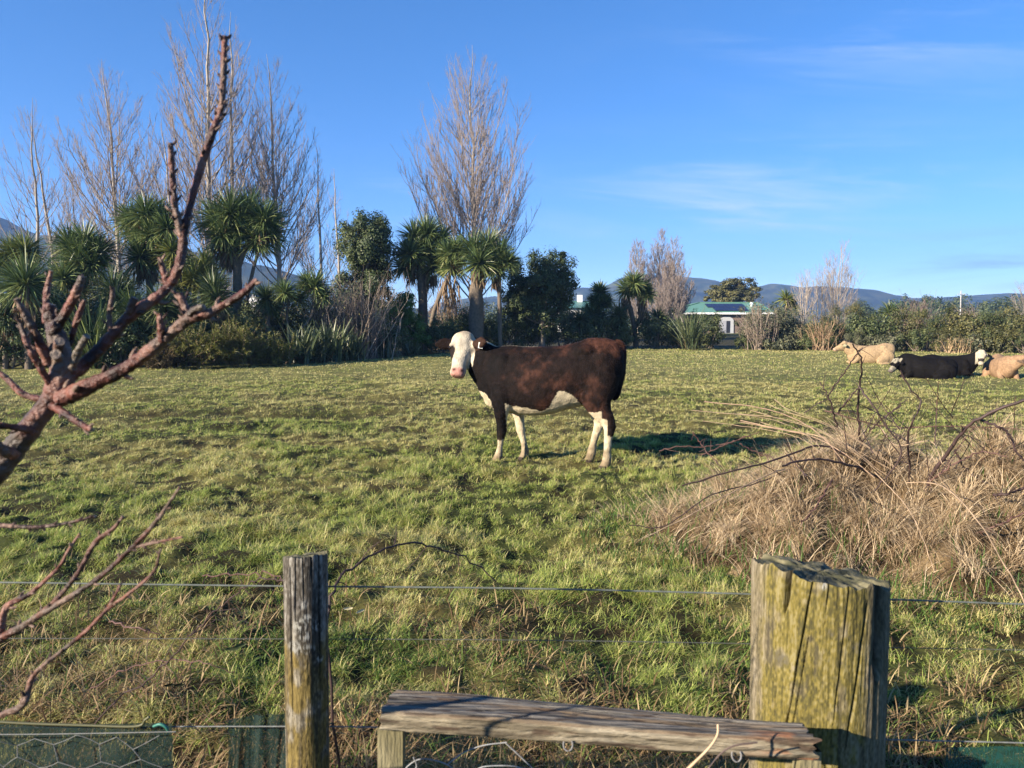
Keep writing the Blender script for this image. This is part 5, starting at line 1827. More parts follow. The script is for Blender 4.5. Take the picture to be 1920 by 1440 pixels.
def build_plank():
    nu, th = 220, .043
    per = []
    for a, b, n in (((0, 0), (1, 0), 26), ((1, 0), (1, -1), 12), ((1, -1), (0, -1), 26), ((0, -1), (0, 0), 12)):
        for i in range(n):
            t = i / n
            per.append((a[0] + (b[0] - a[0]) * t, a[1] + (b[1] - a[1]) * t))
    per = np.array(per)                         # (front..back, 0..-1)
    u = np.linspace(0, 1, nu)
    front = FLt + (FRt - FLt) * u[:, None]
    back = BLt + (BRt - BLt) * u[:, None]
    V = front[:, None] + (back - front)[:, None] * per[None, :, :1]
    V[..., 2] += per[None, :, 1] * th
    U, K = np.meshgrid(u, np.arange(len(per)), indexing='ij')
    pf, pz = per[K.astype(int), 0], per[K.astype(int), 1]
    x = U * .82
    # rounded, chewed edges
    edge = np.minimum(np.minimum(pf, 1 - pf) * .11, np.minimum(-pz, 1 + pz) * th)
    cor = (np.abs(pf - .5) * 2) ** 10 * (np.abs(pz + .5) * 2) ** 10
    cen = (front + back)[:, None] / 2 - np.array([0, 0, th / 2])
    g = fbm3(x * 5, pf * 13, pz * 6, 81, 4) - .5
    g2 = fbm3(x * 14, pf * 40, pz * 14, 82, 3) - .5
    chew = sstep(.52, .72, fbm3(x * 9, pf * 3 + 5, pz * 2, 83, 3)) * (np.abs(pf - .5) > .38)
    endr = sstep(.80, 1.0, U) * (pf < .35)
    k = 1 - .10 * cor + .035 * g + .03 * g2 - .05 * chew - endr * .16 * np.clip(fbm3(x * 30, pf * 5, pz * 4, 84, 3) - .35, 0, 1)
    V = cen + (V - cen) * np.stack([np.ones_like(k), k, k], -1)
    # deep weather checks on the upper face
    chk = np.exp(-((fbm3(x * 2.2, pf * 7, pz * 0, 85, 2) - .5) / .016) ** 2) * (pz > -.02)
    V[..., 2] -= .004 * chk
    V[..., 2] += .004 * np.sin(U * 5 + .6)
    # ragged ends
    V[:3, :, 0] += (.014 * (fbm3(pf[:3] * 9, pz[:3] * 5, x[:3], 86, 3) - .5)) * [[1], [.6], [.3]]
    V[-6:, :, 0] += (.040 * (fbm3(pf[-6:] * 6, pz[-6:] * 4, x[-6:] * 0, 87, 3) - .5)) * np.linspace(.1, 1, 6)[:, None]
    t = sstep(.25, .75, .6 * (g + .5) + .4 * (g2 + .5))
    topc = palette([(.036, .035, .033), (.085, .080, .073), (.145, .136, .12), (.22, .20, .165)], t.ravel()).reshape(*t.shape, 3)
    frc = palette([(.075, .062, .042), (.145, .122, .082), (.21, .18, .125), (.26, .23, .17)], t.ravel()).reshape(*t.shape, 3)
    isf = ((pf < .04) | (pz < -.9))[..., None]
    c = np.where(isf, frc, topc)
    wv = (sstep(.50, .68, fbm3(x * 3.5, pf * 9, pz, 88, 3)) * (pz > -.1))[..., None] * .8
    c = c * (1 - wv) + np.array([.17, .125, .08]) * wv
    c = c * (1 - .75 * chk[..., None])
    hol = (sstep(.66, .74, fbm3(x * 16, pf * 16, pz * 5, 89, 2)))[..., None]
    c = c * (1 - .8 * hol) + np.array([.05, .03, .02]) * .8 * hol
    rot_ = (endr * sstep(.45, .65, fbm3(x * 25, pf * 6, pz * 5, 90, 2)))[..., None]
    c = c * (1 - rot_) + np.array([.22, .10, .05]) * rot_
    idx = np.arange(nu * len(per)).reshape(nu, -1)
    nx = np.roll(idx, -1, 1)
    Q = np.stack([idx[:-1], nx[:-1], nx[1:], idx[1:]], -1).reshape(-1, 4)
    mb = MB()
    mb.add(V.reshape(-1, 3), Q[:, ::-1], col=c.reshape(-1, 3))
    for r, rev in ((0, False), (nu - 1, True)):
        a, tr = cap_fan(V[r], V[r].mean(0))
        mb.add(a, tris=tr if not rev else tr[:, ::-1], col=(.24, .18, .11))
    mb.build("seat", M_plank, bench)
    zb = zt - th
    for (xa, xb, yy, lean) in ((710, 757, FLt[1] + .03, -.01), (1497, 1536, FRt[1] + .035, .0)):
        pa, pb = P(xa, 1400, yy)[0], P(xb, 1400, yy)[0]
        mb = MB()
        n = 14
        zz = np.linspace(zb + .004, -.05, n)
        ring = []
        for i, z in enumerate(zz):
            o = lean * (zb - z) / zb
            w = .0015 * (fbm2(z * 30, 3.0, int(xa)) - .5)
            ring.append([[pa + o + w, yy - .012, z], [pb + o, yy - .012 + w, z], [pb + o - w, yy + .028, z], [pa + o, yy + .028, z]])
        ring = np.array(ring)
        idx = np.arange(n * 4).reshape(n, 4)
        nx = np.roll(idx, -1, 1)
        mb.add(ring.reshape(-1, 3), np.stack([idx[:-1], nx[:-1], nx[1:], idx[1:]], -1).reshape(-1, 4), col=palette([(.13, .115, .06), (.22, .195, .115)], np.random.default_rng(int(xa)).random(n * 4)))
        mb.build("leg", M_wood, bench, smooth=False)
    for (px, py) in ((1065, 1396), (1381, 1416)):
        c = P(px, py, float(FLt[1] + (FRt[1] - FLt[1]) * (px - 712) / 817) - .006)
        t = np.linspace(-.6, np.pi + .5, 14)
        mb = MB()
        pts = np.stack([c[0] + .009 * np.cos(t), np.full(14, c[1]) - .004 * np.sin(t), c[2] - .011 * np.sin(t)], -1)
        tube(mb, pts, .0016, 6, (.16, .16, .16))
        mb.build("staple", M_wire, bench)


build_plank()


# ---------------------------------------------------------------- shade cloth and netting
def cloth_mat(name, col, open_, sx, sz):
    """Knitted cloth: fine threads with gaps between them."""
    m, nt, N, L = new_mat(name)
    out = N("ShaderNodeOutputMaterial")
    bs = N("ShaderNodeBsdfPrincipled")
    bs.inputs['Roughness'].default_value = .6
    bs.inputs['Base Color'].default_value = (*col, 1)
    tc = N("ShaderNodeTexCoord")
    mp = N("ShaderNodeMapping")
    mp.inputs['Scale'].default_value = (sx, sx * .4, sz)
    L(tc.outputs['Object'], mp.inputs[0])
    no = N("ShaderNodeTexNoise")
    no.inputs['Scale'].default_value = 1.0
    no.inputs['Detail'].default_value = 3.0
    L(mp.outputs[0], no.inputs['Vector'])
    mr = N("ShaderNodeMapRange")
    mr.inputs[1].default_value = .40
    mr.inputs[2].default_value = .62
    mr.inputs[3].default_value = max(0, open_ - .3)
    mr.inputs[4].default_value = min(1, open_ + .3)
    L(no.outputs[0], mr.inputs[0])
    tr = N("ShaderNodeBsdfTransparent")
    tl = N("ShaderNodeBsdfTranslucent")
    tl.inputs[0].default_value = (*col, 1)
    m1 = N("ShaderNodeMixShader")
    m1.inputs[0].default_value = .3
    L(bs.outputs[0], m1.inputs[1])
    L(tl.outputs[0], m1.inputs[2])
    ms = N("ShaderNodeMixShader")
    L(mr.outputs[0], ms.inputs[0])
    L(m1.outputs[0], ms.inputs[1])
    L(tr.outputs[0], ms.inputs[2])
    L(ms.outputs[0], out.inputs[0])
    return m


M_net = cloth_mat("shade_cloth", (.0035, .022, .018), .14, 300, 90)
M_netb = cloth_mat("shade_cloth_bright", (.011, .066, .052), .24, 320, 60)
M_sheer = cloth_mat("sheer_netting", (.006, .02, .017), .82, 420, 420)


def cloth(name, label, px0, px1, py0, py1, d, seed, mat, amp=.018, zb=.02, top_noise=0.0, group="green shade cloth on the fence", skew=0.0):
    nx_, nz_ = 60, 26
    u, v = np.meshgrid(np.linspace(0, 1, nx_), np.linspace(0, 1, nz_), indexing='ij')
    a, b = P(px0, py0, d), P(px1, py1, d)
    X = a[0] + (b[0] - a[0]) * u + skew * v + .012 * (fbm2(v * 5, u * 0 + seed, seed) - .5) * ((u < .02) | (u > .98))
    zt_ = a[2] + (b[2] - a[2]) * u + top_noise * (fbm2(u * 6, u * 0, seed) - .5)
    Z = zt_ + (zb - zt_) * v
    Y = d + .01 + amp * (fbm2(u * 7 + v * 1.5, v * 1.6, seed + 1) - .5) * 2 * (.25 + v)
    idx = np.arange(u.size).reshape(u.shape)
    Q = np.stack([idx[:-1, :-1], idx[1:, :-1], idx[1:, 1:], idx[:-1, 1:]], -1).reshape(-1, 4)
    mb = MB()
    mb.add(np.stack([X, Y, Z], -1).reshape(-1, 3), Q)
    o = mb.build(name, mat, origin=((a[0] + b[0]) / 2, d, 0))
    setp(o, label, "shade cloth", group)
    return o


cloth("shade_cloth", "dark green shade cloth behind the chicken wire, left of the slim post", -220, 318, 1360, 1362, 1.80, 3, M_net, top_noise=.012)
cloth("shade_cloth", "torn dark green shade cloth scrap hanging against the left side of the slim post", 428, 540, 1352, 1340, 1.83, 4, M_net, .03, top_noise=.01, skew=-.03)
cloth("shade_cloth", "bright wrinkled green shade cloth right of the thick post", 1776, 3300, 1398, 1430, 1.72, 5, M_netb, .035, top_noise=.03)
cloth("netting", "sheer dark netting between the two posts behind the plank", 622, 1420, 1372, 1388, 1.81, 6, M_sheer, group=None)
mb = MB()
tube(mb, spline([P(-60, 1349, 1.79), P(40, 1356, 1.79), P(160, 1360, 1.79), P(255, 1362, 1.785), P(272, 1350, 1.785), P(280, 1344, 1.785)], 30), .0035, 6, (.07, .07, .028))
setp(mb.build("cord", M_paint, origin=(P(100, 1356, 1.79) * [1, 1, 0])), "faded yellow green edge cord along the top of the left shade cloth", "cord")
mb = MB()
tube(mb, spline([P(288, 1362, 1.785), P(300, 1358, 1.78), P(312, 1364, 1.78), P(316, 1374, 1.785)], 12), .0035, 6, (.03, .15, .115))
setp(mb.build("twine", M_paint, origin=(P(300, 1360, 1.785) * [1, 1, 0])), "short turquoise twine knot at the corner of the left shade cloth", "twine")


def chicken_wire():
    rng = np.random.default_rng(4)
    d = 1.765
    W, Hh = 76.0, 42.0
    mb = MB()
    nodes = {}

    def node(i, j):
        if (i, j) not in nodes:
            off = 0 if i % 2 == 0 else 1
            px = -200 + j * W / 2
            py = 1382 + i * Hh + (0 if (j + off) % 2 else 15)
            nodes[(i, j)] = P(px + rng.normal(0, 5) + i * 9, py + rng.normal(0, 4), d + rng.normal(0, .006))
        return nodes[(i, j)]
    for i in range(0, 9):
        for j in range(0, 13):
            tube(mb, spline([node(i, j), (node(i, j) + node(i, j + 1)) / 2 + rng.normal(0, .0015, 3), node(i, j + 1)], 5), .0010, 5, (.13, .135, .13), cap=False)
        for j in range(0, 14):
            off = 0 if i % 2 == 0 else 1
            if (j + off) % 2 == 0 and i < 8:
                a, b = node(i, j), node(i + 1, j)
                for sg in (0, np.pi):           # the twisted pair
                    t = np.linspace(0, 1, 9)[:, None]
                    q = a * (1 - t) + b * t
                    q[:, 0] += .0011 * np.cos(t[:, 0] * 12 + sg)
                    q[:, 1] += .0011 * np.sin(t[:, 0] * 12 + sg)
                    tube(mb, q, .0009, 5, (.13, .135, .13), cap=False)
    a = P(-200, 1377, d)
    b = P(330, 1372, d)
    tube(mb, spline([a, (a + b) / 2 + [0, 0, -.003], b], 20), .0014, 5, (.16, .165, .16))
    c = P(100, 1400, d)
    setp(mb.build("chicken_wire", M_wire, origin=(c[0], c[1], 0)), "pale galvanised chicken wire with hexagon holes in front of the left shade cloth", "chicken wire")


chicken_wire()
root = thing("loose_wire", "curled loose grey wire strands hanging under the plank", "wire", P(860, 1420, 1.6) * [1, 1, 0])
for pts in ([(742, 1462), (770, 1432), (795, 1423), (835, 1432), (862, 1452)], [(838, 1434), (868, 1412), (905, 1398), (950, 1392)], [(884, 1452), (905, 1438), (955, 1436), (985, 1442)], [(948, 1393), (975, 1418), (1008, 1450)], [(775, 1420), (781, 1436), (774, 1452)]):
    wire([P(a, b, 1.6) for a, b in pts], .0014, (.25, .26, .265), root, "strand", 16)
mb = MB()
tube(mb, spline([P(1346, 1358, 1.34), P(1345, 1378, 1.33), P(1330, 1402, 1.32), P(1300, 1432, 1.31), P(1250, 1480, 1.31)], 16), np.linspace(.0018, .0028, 16), 6, (.50, .36, .22))
setp(mb.build("dry_stem", M_cane, origin=P(1320, 1420, 1.32) * [1, 1, 0]), "dry tan stem leaning over the front edge of the plank near the thick post", "stem")
mb = MB()
tube(mb, spline([P(1420, 1392, 1.34), P(1372, 1400, 1.335), P(1340, 1425, 1.33), P(1310, 1470, 1.33)], 14), .0016, 6, (.10, .07, .06))
setp(mb.build("dark_stem", M_cane, origin=P(1370, 1410, 1.33) * [1, 1, 0]), "thin dark stem curling under the plank beside the tan one", "stem")

# ================================================================== FRUIT TREE
tree_base = np.array([-1.02, 1.16, 0.0])
fruit = thing("fruit_tree", "leafless pruned fruit tree with knobbly red brown branches reaching in from the left", "tree", tree_base)


def ftube(mb, pts, seed, spurs=0, grey=0.0, knob=.16, tipbud=True):
    """Branch along (px, py, r_px, depth) with rings, knobs and fruiting spurs."""
    rng = np.random.default_rng(seed)
    arr = np.array([[*P(a, b, d), pxm(r * float(np.interp(r, [7, 12, 26], [.76, .60, .50])), d)] for a, b, r, d in pts])
    n = max(14, len(pts) * 9)
    sp = spline(arr, n)
    rad = np.maximum(sp[:, 3], .0012)
    rad = rad * (1 + knob * (noise2(np.arange(n) * .8, np.zeros(n) + seed, seed) - .5) * 2)
    V, Q = batch_tubes(sp[None, :, :3], rad[None], 14)
    cc = np.repeat(sp[:, :3], 14, 0)
    f = 1 + .16 * (fbm3(V[:, 0] * 75, V[:, 1] * 55, V[:, 2] * 55, seed, 3) - .5)
    V = cc + (V - cc) * f[:, None]
    t = fbm3(V[:, 0] * 26, V[:, 1] * 26, V[:, 2] * 26, seed + 3, 3)
    c = palette([(.018, .007, .006), (.078, .025, .018), (.135, .048, .033), (.18, .085, .062)], sstep(.25, .75, t))
    g = (sstep(.50, .66, fbm3(V[:, 0] * 14, V[:, 1] * 14, V[:, 2] * 14, seed + 4, 2)) * .6 + grey)[:, None]
    g = np.clip(g, 0, 1)
    c = c * (1 - g) + palette([(.05, .038, .03), (.15, .125, .095)], t) * g
    mb.add(V, Q, col=c)
    for ring, cen in ((V[:14], sp[0, :3]), (V[-14:], sp[-1, :3])):
        a, tr = cap_fan(ring, cen + (ring.mean(0) - cen) * 0)
        mb.add(a, tris=tr, col=(.20, .15, .11))
    # spurs and buds on alternate sides
    T = unit(np.gradient(sp[:, :3], axis=0))
    for k in range(spurs):
        i = int((k + .6) / spurs * (n - 1))
        ang = k * 2.4 + rng.normal(0, .4)
        u = unit(np.cross(T[i], [0.02, 1, .05]))
        w = np.cross(T[i], u)
        dirn = unit(u * math.cos(ang) + w * math.sin(ang) * .7 + T[i] * .75)
        r = rad[i]
        ln = r * rng.uniform(.9, 1.7) + .0025
        p0 = sp[i, :3] + dirn * r * .4
        q = spline([p0, p0 + dirn * (r * .5 + ln * .5), p0 + dirn * (r * .5 + ln) + T[i] * ln * .25], 6)
        tube(mb, q, np.array([1.0, .95, .9, .8, .55, .15]) * (r * .34 + .0010), 7, (.05, .026, .02) if rng.random() < .6 else (.15, .095, .07), noise=.25, seed=seed + k)


def branch(pts, seed, **kw):
    mb = MB()
    ftube(mb, pts, seed, **kw)
    return mb.build("branch", M_plumbark, fruit)


mb = MB()
ftube(mb, [(-262, 1900, 74, 1.16), (-255, 1500, 68, 1.16), (-215, 1180, 62, 1.17), (-140, 1010, 57, 1.18), (-40, 912, 52, 1.19), (20, 848, 45, 1.20), (62, 795, 40, 1.20), (100, 745, 42, 1.20), (118, 700, 44, 1.20), (112, 655, 36, 1.20), (102, 615, 28, 1.21), (93, 585, 24, 1.21), (96, 570, 14, 1.21)], 1, grey=.12, knob=.10)
mb.build("trunk", M_plumbark, fruit)
branch([(112, 748, 30, 1.19), (150, 732, 31, 1.18), (200, 708, 27, 1.17), (240, 688, 24, 1.16), (278, 660, 22, 1.15), (320, 625, 20, 1.14), (352, 600, 20, 1.13), (385, 590, 15, 1.12), (420, 572, 11, 1.12), (458, 548, 9, 1.11), (482, 524, 6, 1.11)], 2, spurs=18)
branch([(118, 715, 28, 1.20), (160, 682, 23, 1.21), (200, 640, 20, 1.22), (244, 592, 19, 1.23), (288, 562, 17, 1.24), (318, 535, 16, 1.25), (335, 500, 14, 1.25), (343, 462, 14, 1.26), (346, 430, 12, 1.26), (358, 380, 12, 1.27), (379, 305, 11, 1.28), (400, 245, 10, 1.28), (415, 200, 8, 1.29), (419, 140, 7.5, 1.29), (421, 70, 6.5, 1.30)], 3, spurs=16)
branch([(404, 236, 8, 1.285), (415, 198, 8, 1.29), (419, 140, 8, 1.295), (421, 68, 8, 1.30)], 33, spurs=26)
branch([(342, 448, 10, 1.26), (329, 392, 9, 1.25), (323, 330, 8, 1.25), (320, 268, 7, 1.25)], 4, spurs=18)
branch([(316, 540, 9, 1.25), (307, 512, 7, 1.25), (300, 482, 6, 1.25)], 5, spurs=5)
branch([(98, 625, 20, 1.20), (128, 578, 16, 1.19), (146, 542, 14, 1.18), (154, 518, 9, 1.18)], 6, spurs=3)
branch([(92, 680, 17, 1.19), (68, 628, 14, 1.17), (48, 590, 12, 1.16), (30, 560, 6, 1.15)], 7, spurs=5)
branch([(98, 725, 12, 1.19), (72, 684, 8, 1.17), (56, 655, 8, 1.16), (42, 620, 6, 1.16), (36, 600, 4, 1.16)], 8, spurs=7)
branch([(86, 606, 9, 1.22), (86, 570, 7, 1.22), (88, 545, 7, 1.23), (96, 508, 5, 1.23)], 9, spurs=4)
branch([(132, 648, 6, 1.22), (140, 612, 7, 1.22), (150, 585, 7, 1.22), (158, 562, 5, 1.22)], 10, spurs=4)
branch([(136, 690, 11, 1.17), (146, 660, 11, 1.16), (163, 630, 9, 1.15)], 11, grey=.85)
branch([(208, 626, 7, 1.22), (205, 590, 6, 1.22), (210, 558, 5, 1.22), (212, 538, 4, 1.22)], 12, spurs=4)
branch([(240, 600, 13, 1.23), (246, 575, 11, 1.22), (253, 558, 10, 1.22)], 13, grey=.4)
branch([(356, 606, 15, 1.13), (346, 574, 12, 1.13), (336, 550, 8, 1.13)], 14, spurs=7, grey=.1)
branch([(304, 640, 10, 1.14), (301, 612, 8, 1.13), (299, 588, 6, 1.13)], 15, spurs=6)
branch([(354, 590, 9, 1.12), (366, 580, 9, 1.115), (382, 576, 8, 1.11)], 16, grey=.4)
branch([(98, 760, 14, 1.19), (124, 777, 10, 1.16), (148, 793, 9, 1.14), (172, 806, 7, 1.12)], 17, spurs=6)
branch([(90, 752, 10, 1.20), (42, 738, 8, 1.22), (8, 706, 8, 1.24), (-40, 676, 7, 1.26)], 18, spurs=6)
branch([(62, 806, 13, 1.19), (0, 798, 9, 1.15), (-70, 796, 9, 1.12)], 19, spurs=3)
branch([(26, 850, 22, 1.19), (2, 842, 18, 1.15), (-40, 800, 14, 1.12)], 20, spurs=2)
branch([(108, 655, 16, 1.18), (112, 640, 15, 1.16)], 21, grey=.5)
branch([(110, 672, 14, 1.17), (104, 664, 15, 1.15)], 22, grey=.6)
# lower branches
branch([(-225, 1230, 26, 1.16), (-120, 1245, 22, 1.14), (-40, 1228, 17, 1.13), (0, 1198, 14, 1.12), (40, 1176, 11, 1.11), (80, 1150, 9, 1.10), (140, 1114, 7, 1.09), (190, 1080, 6.5, 1.08), (245, 1030, 6, 1.07), (276, 998, 6, 1.06), (302, 966, 5, 1.05), (338, 912, 2.5, 1.04)], 23, spurs=24, grey=.1)
branch([(250, 1026, 5, 1.07), (298, 1016, 4, 1.06), (342, 1007, 3, 1.05)], 24, spurs=8)
branch([(72, 1156, 8, 1.10), (108, 1122, 6.5, 1.10), (148, 1072, 6.5, 1.10), (178, 1018, 6.5, 1.10), (212, 992, 5, 1.09), (231, 968, 4, 1.09)], 25, spurs=13, grey=.25)
branch([(-250, 1420, 22, 1.16), (-110, 1390, 15, 1.12), (0, 1342, 10, 1.08), (44, 1320, 9, 1.07), (60, 1272, 7, 1.07), (85, 1245, 6, 1.06), (125, 1214, 5.5, 1.06), (165, 1180, 5, 1.05), (205, 1140, 4.5, 1.05), (246, 1110, 4, 1.04), (288, 1072, 4, 1.04), (301, 1030, 2.5, 1.03)], 26, spurs=22)
branch([(198, 1146, 4.5, 1.05), (214, 1120, 4, 1.05), (226, 1096, 3, 1.05)], 27, spurs=6)
branch([(-160, 1010, 14, 1.18), (-80, 978, 7, 1.20), (0, 985, 5.5, 1.20), (70, 988, 5, 1.20), (130, 980, 4, 1.21), (178, 968, 3, 1.21)], 28, spurs=12)
branch([(-110, 1240, 15, 1.14), (-12, 1205, 13, 1.12), (12, 1140, 10, 1.12), (58, 1112, 5.5, 1.12), (108, 1066, 4.5, 1.12), (126, 1036, 4, 1.12), (150, 1000, 3, 1.12)], 29, spurs=13)


# ================================================================== BRAMBLES AND DEAD GRASS HEAP
HC = np.array([2.66, 5.5])


def heap_h(x, y):
    e = ((x - HC[0]) / 1.35) ** 2 + ((y - HC[1]) / 1.05) ** 2
    n = fbm2(x * 2.7, y * 2.7, 91)
    h = .54 * np.exp(-e * 1.25) + .12 * np.exp(-(((x - 1.75) / .5) ** 2 + ((y - 5.1) / .5) ** 2)) + .22 * np.exp(-(((x - 3.5) / .6) ** 2 + ((y - 5.2) / .6) ** 2))
    return h * (.40 + 1.2 * n) + .10 * (n - .5) * np.exp(-e * .5)


def build_heap():
    rng = np.random.default_rng(5)
    x, y = np.meshgrid(np.linspace(HC[0] - 2.4, HC[0] + 2.6, 120), np.linspace(HC[1] - 2.0, HC[1] + 2.0, 100), indexing='ij')
    z = gh(x, y) + heap_h(x, y) - .05
    e = np.hypot((x - HC[0]) / 2.3, (y - HC[1]) / 1.9)
    z = z - .25 * sstep(.65, 1.0, e)
    idx = np.arange(x.size).reshape(x.shape)
    Q = np.stack([idx[:-1, :-1], idx[1:, :-1], idx[1:, 1:], idx[:-1, 1:]], -1).reshape(-1, 4)
    root = thing("dead_grass_heap", "heap of straw coloured dead grass tangled under bramble canes at the right", "grass heap", (HC[0], HC[1], 0))
    mb = MB()
    t = fbm2(x * 6, y * 6, 92)
    mb.add(np.stack([x, y, z], -1).reshape(-1, 3), Q, col=palette([(.045, .03, .017), (.11, .075, .04), (.17, .125, .07)], sstep(.3, .7, t).ravel()))
    mb.build("core", attr_mat("thatch", .95, .05, 0, .4, 30, 1.0, 60), root)
    mb = MB()
    n = 120000
    r = np.sqrt(rng.random(n)) * 1.55
    a = rng.uniform(0, 6.283, n)
    x, y = HC[0] + 1.42 * r * np.cos(a), HC[1] + 1.12 * r * np.sin(a)
    h = heap_h(x, y)
    keep = (rng.random(n) < .04 + sstep(.05, .30, h)) & (rng.random(n) < .25 + sstep(.33, .55, fbm2(x * 3.4, y * 3.4, 93)))
    x, y, h = x[keep], y[keep], h[keep]
    n = len(x)
    # collapsed tussocks: blades fall outwards from shared centres
    nc = 420
    rc = np.sqrt(rng.random(nc)) * 1.5
    ac = rng.uniform(0, 6.283, nc)
    cx, cy = HC[0] + 1.40 * rc * np.cos(ac), HC[1] + 1.10 * rc * np.sin(ac)
    k = np.empty(n, int)
    for i in range(0, n, 4000):
        k[i:i + 4000] = np.argmin((x[i:i + 4000, None] - cx) ** 2 + (y[i:i + 4000, None] - cy) ** 2, axis=1)
    x, y = cx[k] + (x - cx[k]) * .55, cy[k] + (y - cy[k]) * .55
    h = heap_h(x, y)
    z = gh(x, y) + h - .05
    down = np.arctan2(cy[k] - HC[1], cx[k] - HC[0])
    out = np.arctan2(y - cy[k], x - cx[k])
    az = np.where(rng.random(n) < .6, out, down + 1.2 * (rng.random(nc)[k] - .5)) + rng.normal(0, .55, n)
    L = rng.uniform(.10, .32, n) * (.55 + .8 * rng.random(nc)[k])
    th = np.abs(rng.normal(.65, .40, n))
    curl = rng.uniform(.5, 2.3, n)
    tone = np.clip(.56 + .24 * rng.normal(size=n) + .5 * (rng.random(nc)[k] - .5), 0, 1)
    c = palette([(.13, .085, .048), (.30, .215, .125), (.49, .375, .235), (.63, .52, .36)], tone)
    strips(mb, np.stack([x, y, z], -1), az, th, curl, L, rng.uniform(.0018, .0044, n), 5, c, twist=rng.normal(0, .9, n))
    o = mb.build("straw", M_straw, root, smooth=False)
    # sparse green shoots through it
    mb = MB()
    n = 4200
    r = .35 + np.sqrt(rng.random(n)) * 1.2
    a = rng.uniform(0, 6.283, n)
    x, y = HC[0] + 1.4 * r * np.cos(a), HC[1] + 1.1 * r * np.sin(a)
    strips(mb, np.stack([x, y, gh(x, y) + heap_h(x, y) - .03], -1), rng.uniform(0, 6.28, n), np.abs(rng.normal(.4, .3, n)), rng.uniform(.2, 1.3, n), rng.uniform(.06, .16, n), rng.uniform(.004, .008, n), 3, palette([(.04, .09, .02), (.09, .16, .03)], rng.random(n)))
    mb.build("green_shoots", M_grass, root, smooth=False)


build_heap()
BR_DK = (.040, .024, .022)
BR_RD = (.085, .044, .036)
BR_PL = (.26, .19, .125)
bram = thing("bramble_bush", "leafless bramble bush of dark arching canes growing out of the dead grass heap", "bramble", (HC[0], HC[1], 0))


def cane(pts, r0, r1, col, seed, thorns=True, parent=None, name="cane", n=30):
    """pts: (px, py, depth)."""
    rng = np.random.default_rng(seed)
    sp = spline([P(a, b, d) for a, b, d in pts], n)
    sp[1:-1] += rng.normal(0, .0035 if thorns else .0012, (n - 2, 3))
    mb = MB()
    rad = np.linspace(r0, r1, n) * (1.55 if col is not BR_PL and parent is None else 1.0)
    t = rng.random(n)
    c = np.repeat(np.array(col)[None] * (.75 + .6 * t[:, None]), 6, 0)
    V, Q = batch_tubes(sp[None], rad[None], 6)
    mb.add(V, Q, col=c)
    if thorns:
        T = unit(np.gradient(sp, axis=0))
        for i in range(1, n - 1):
            u = unit(np.cross(T[i], rng.normal(size=3)))
            tube(mb, [sp[i], sp[i] + u * (rad[i] + .006)], [.0016, .0004], 4, col, cap=False)
        for i in range(2, n - 2, 5):                # short side twigs
            u = unit(np.cross(T[i], rng.normal(size=3)) + T[i] * .8)
            q = sp[i] + u * rng.uniform(.04, .12)
            tube(mb, spline([sp[i], (sp[i] + q) / 2 + rng.normal(0, .006, 3), q], 5), np.linspace(rad[i] * .6, .0010, 5), 5, col)
    return mb.build(name, M_cane, parent or bram)


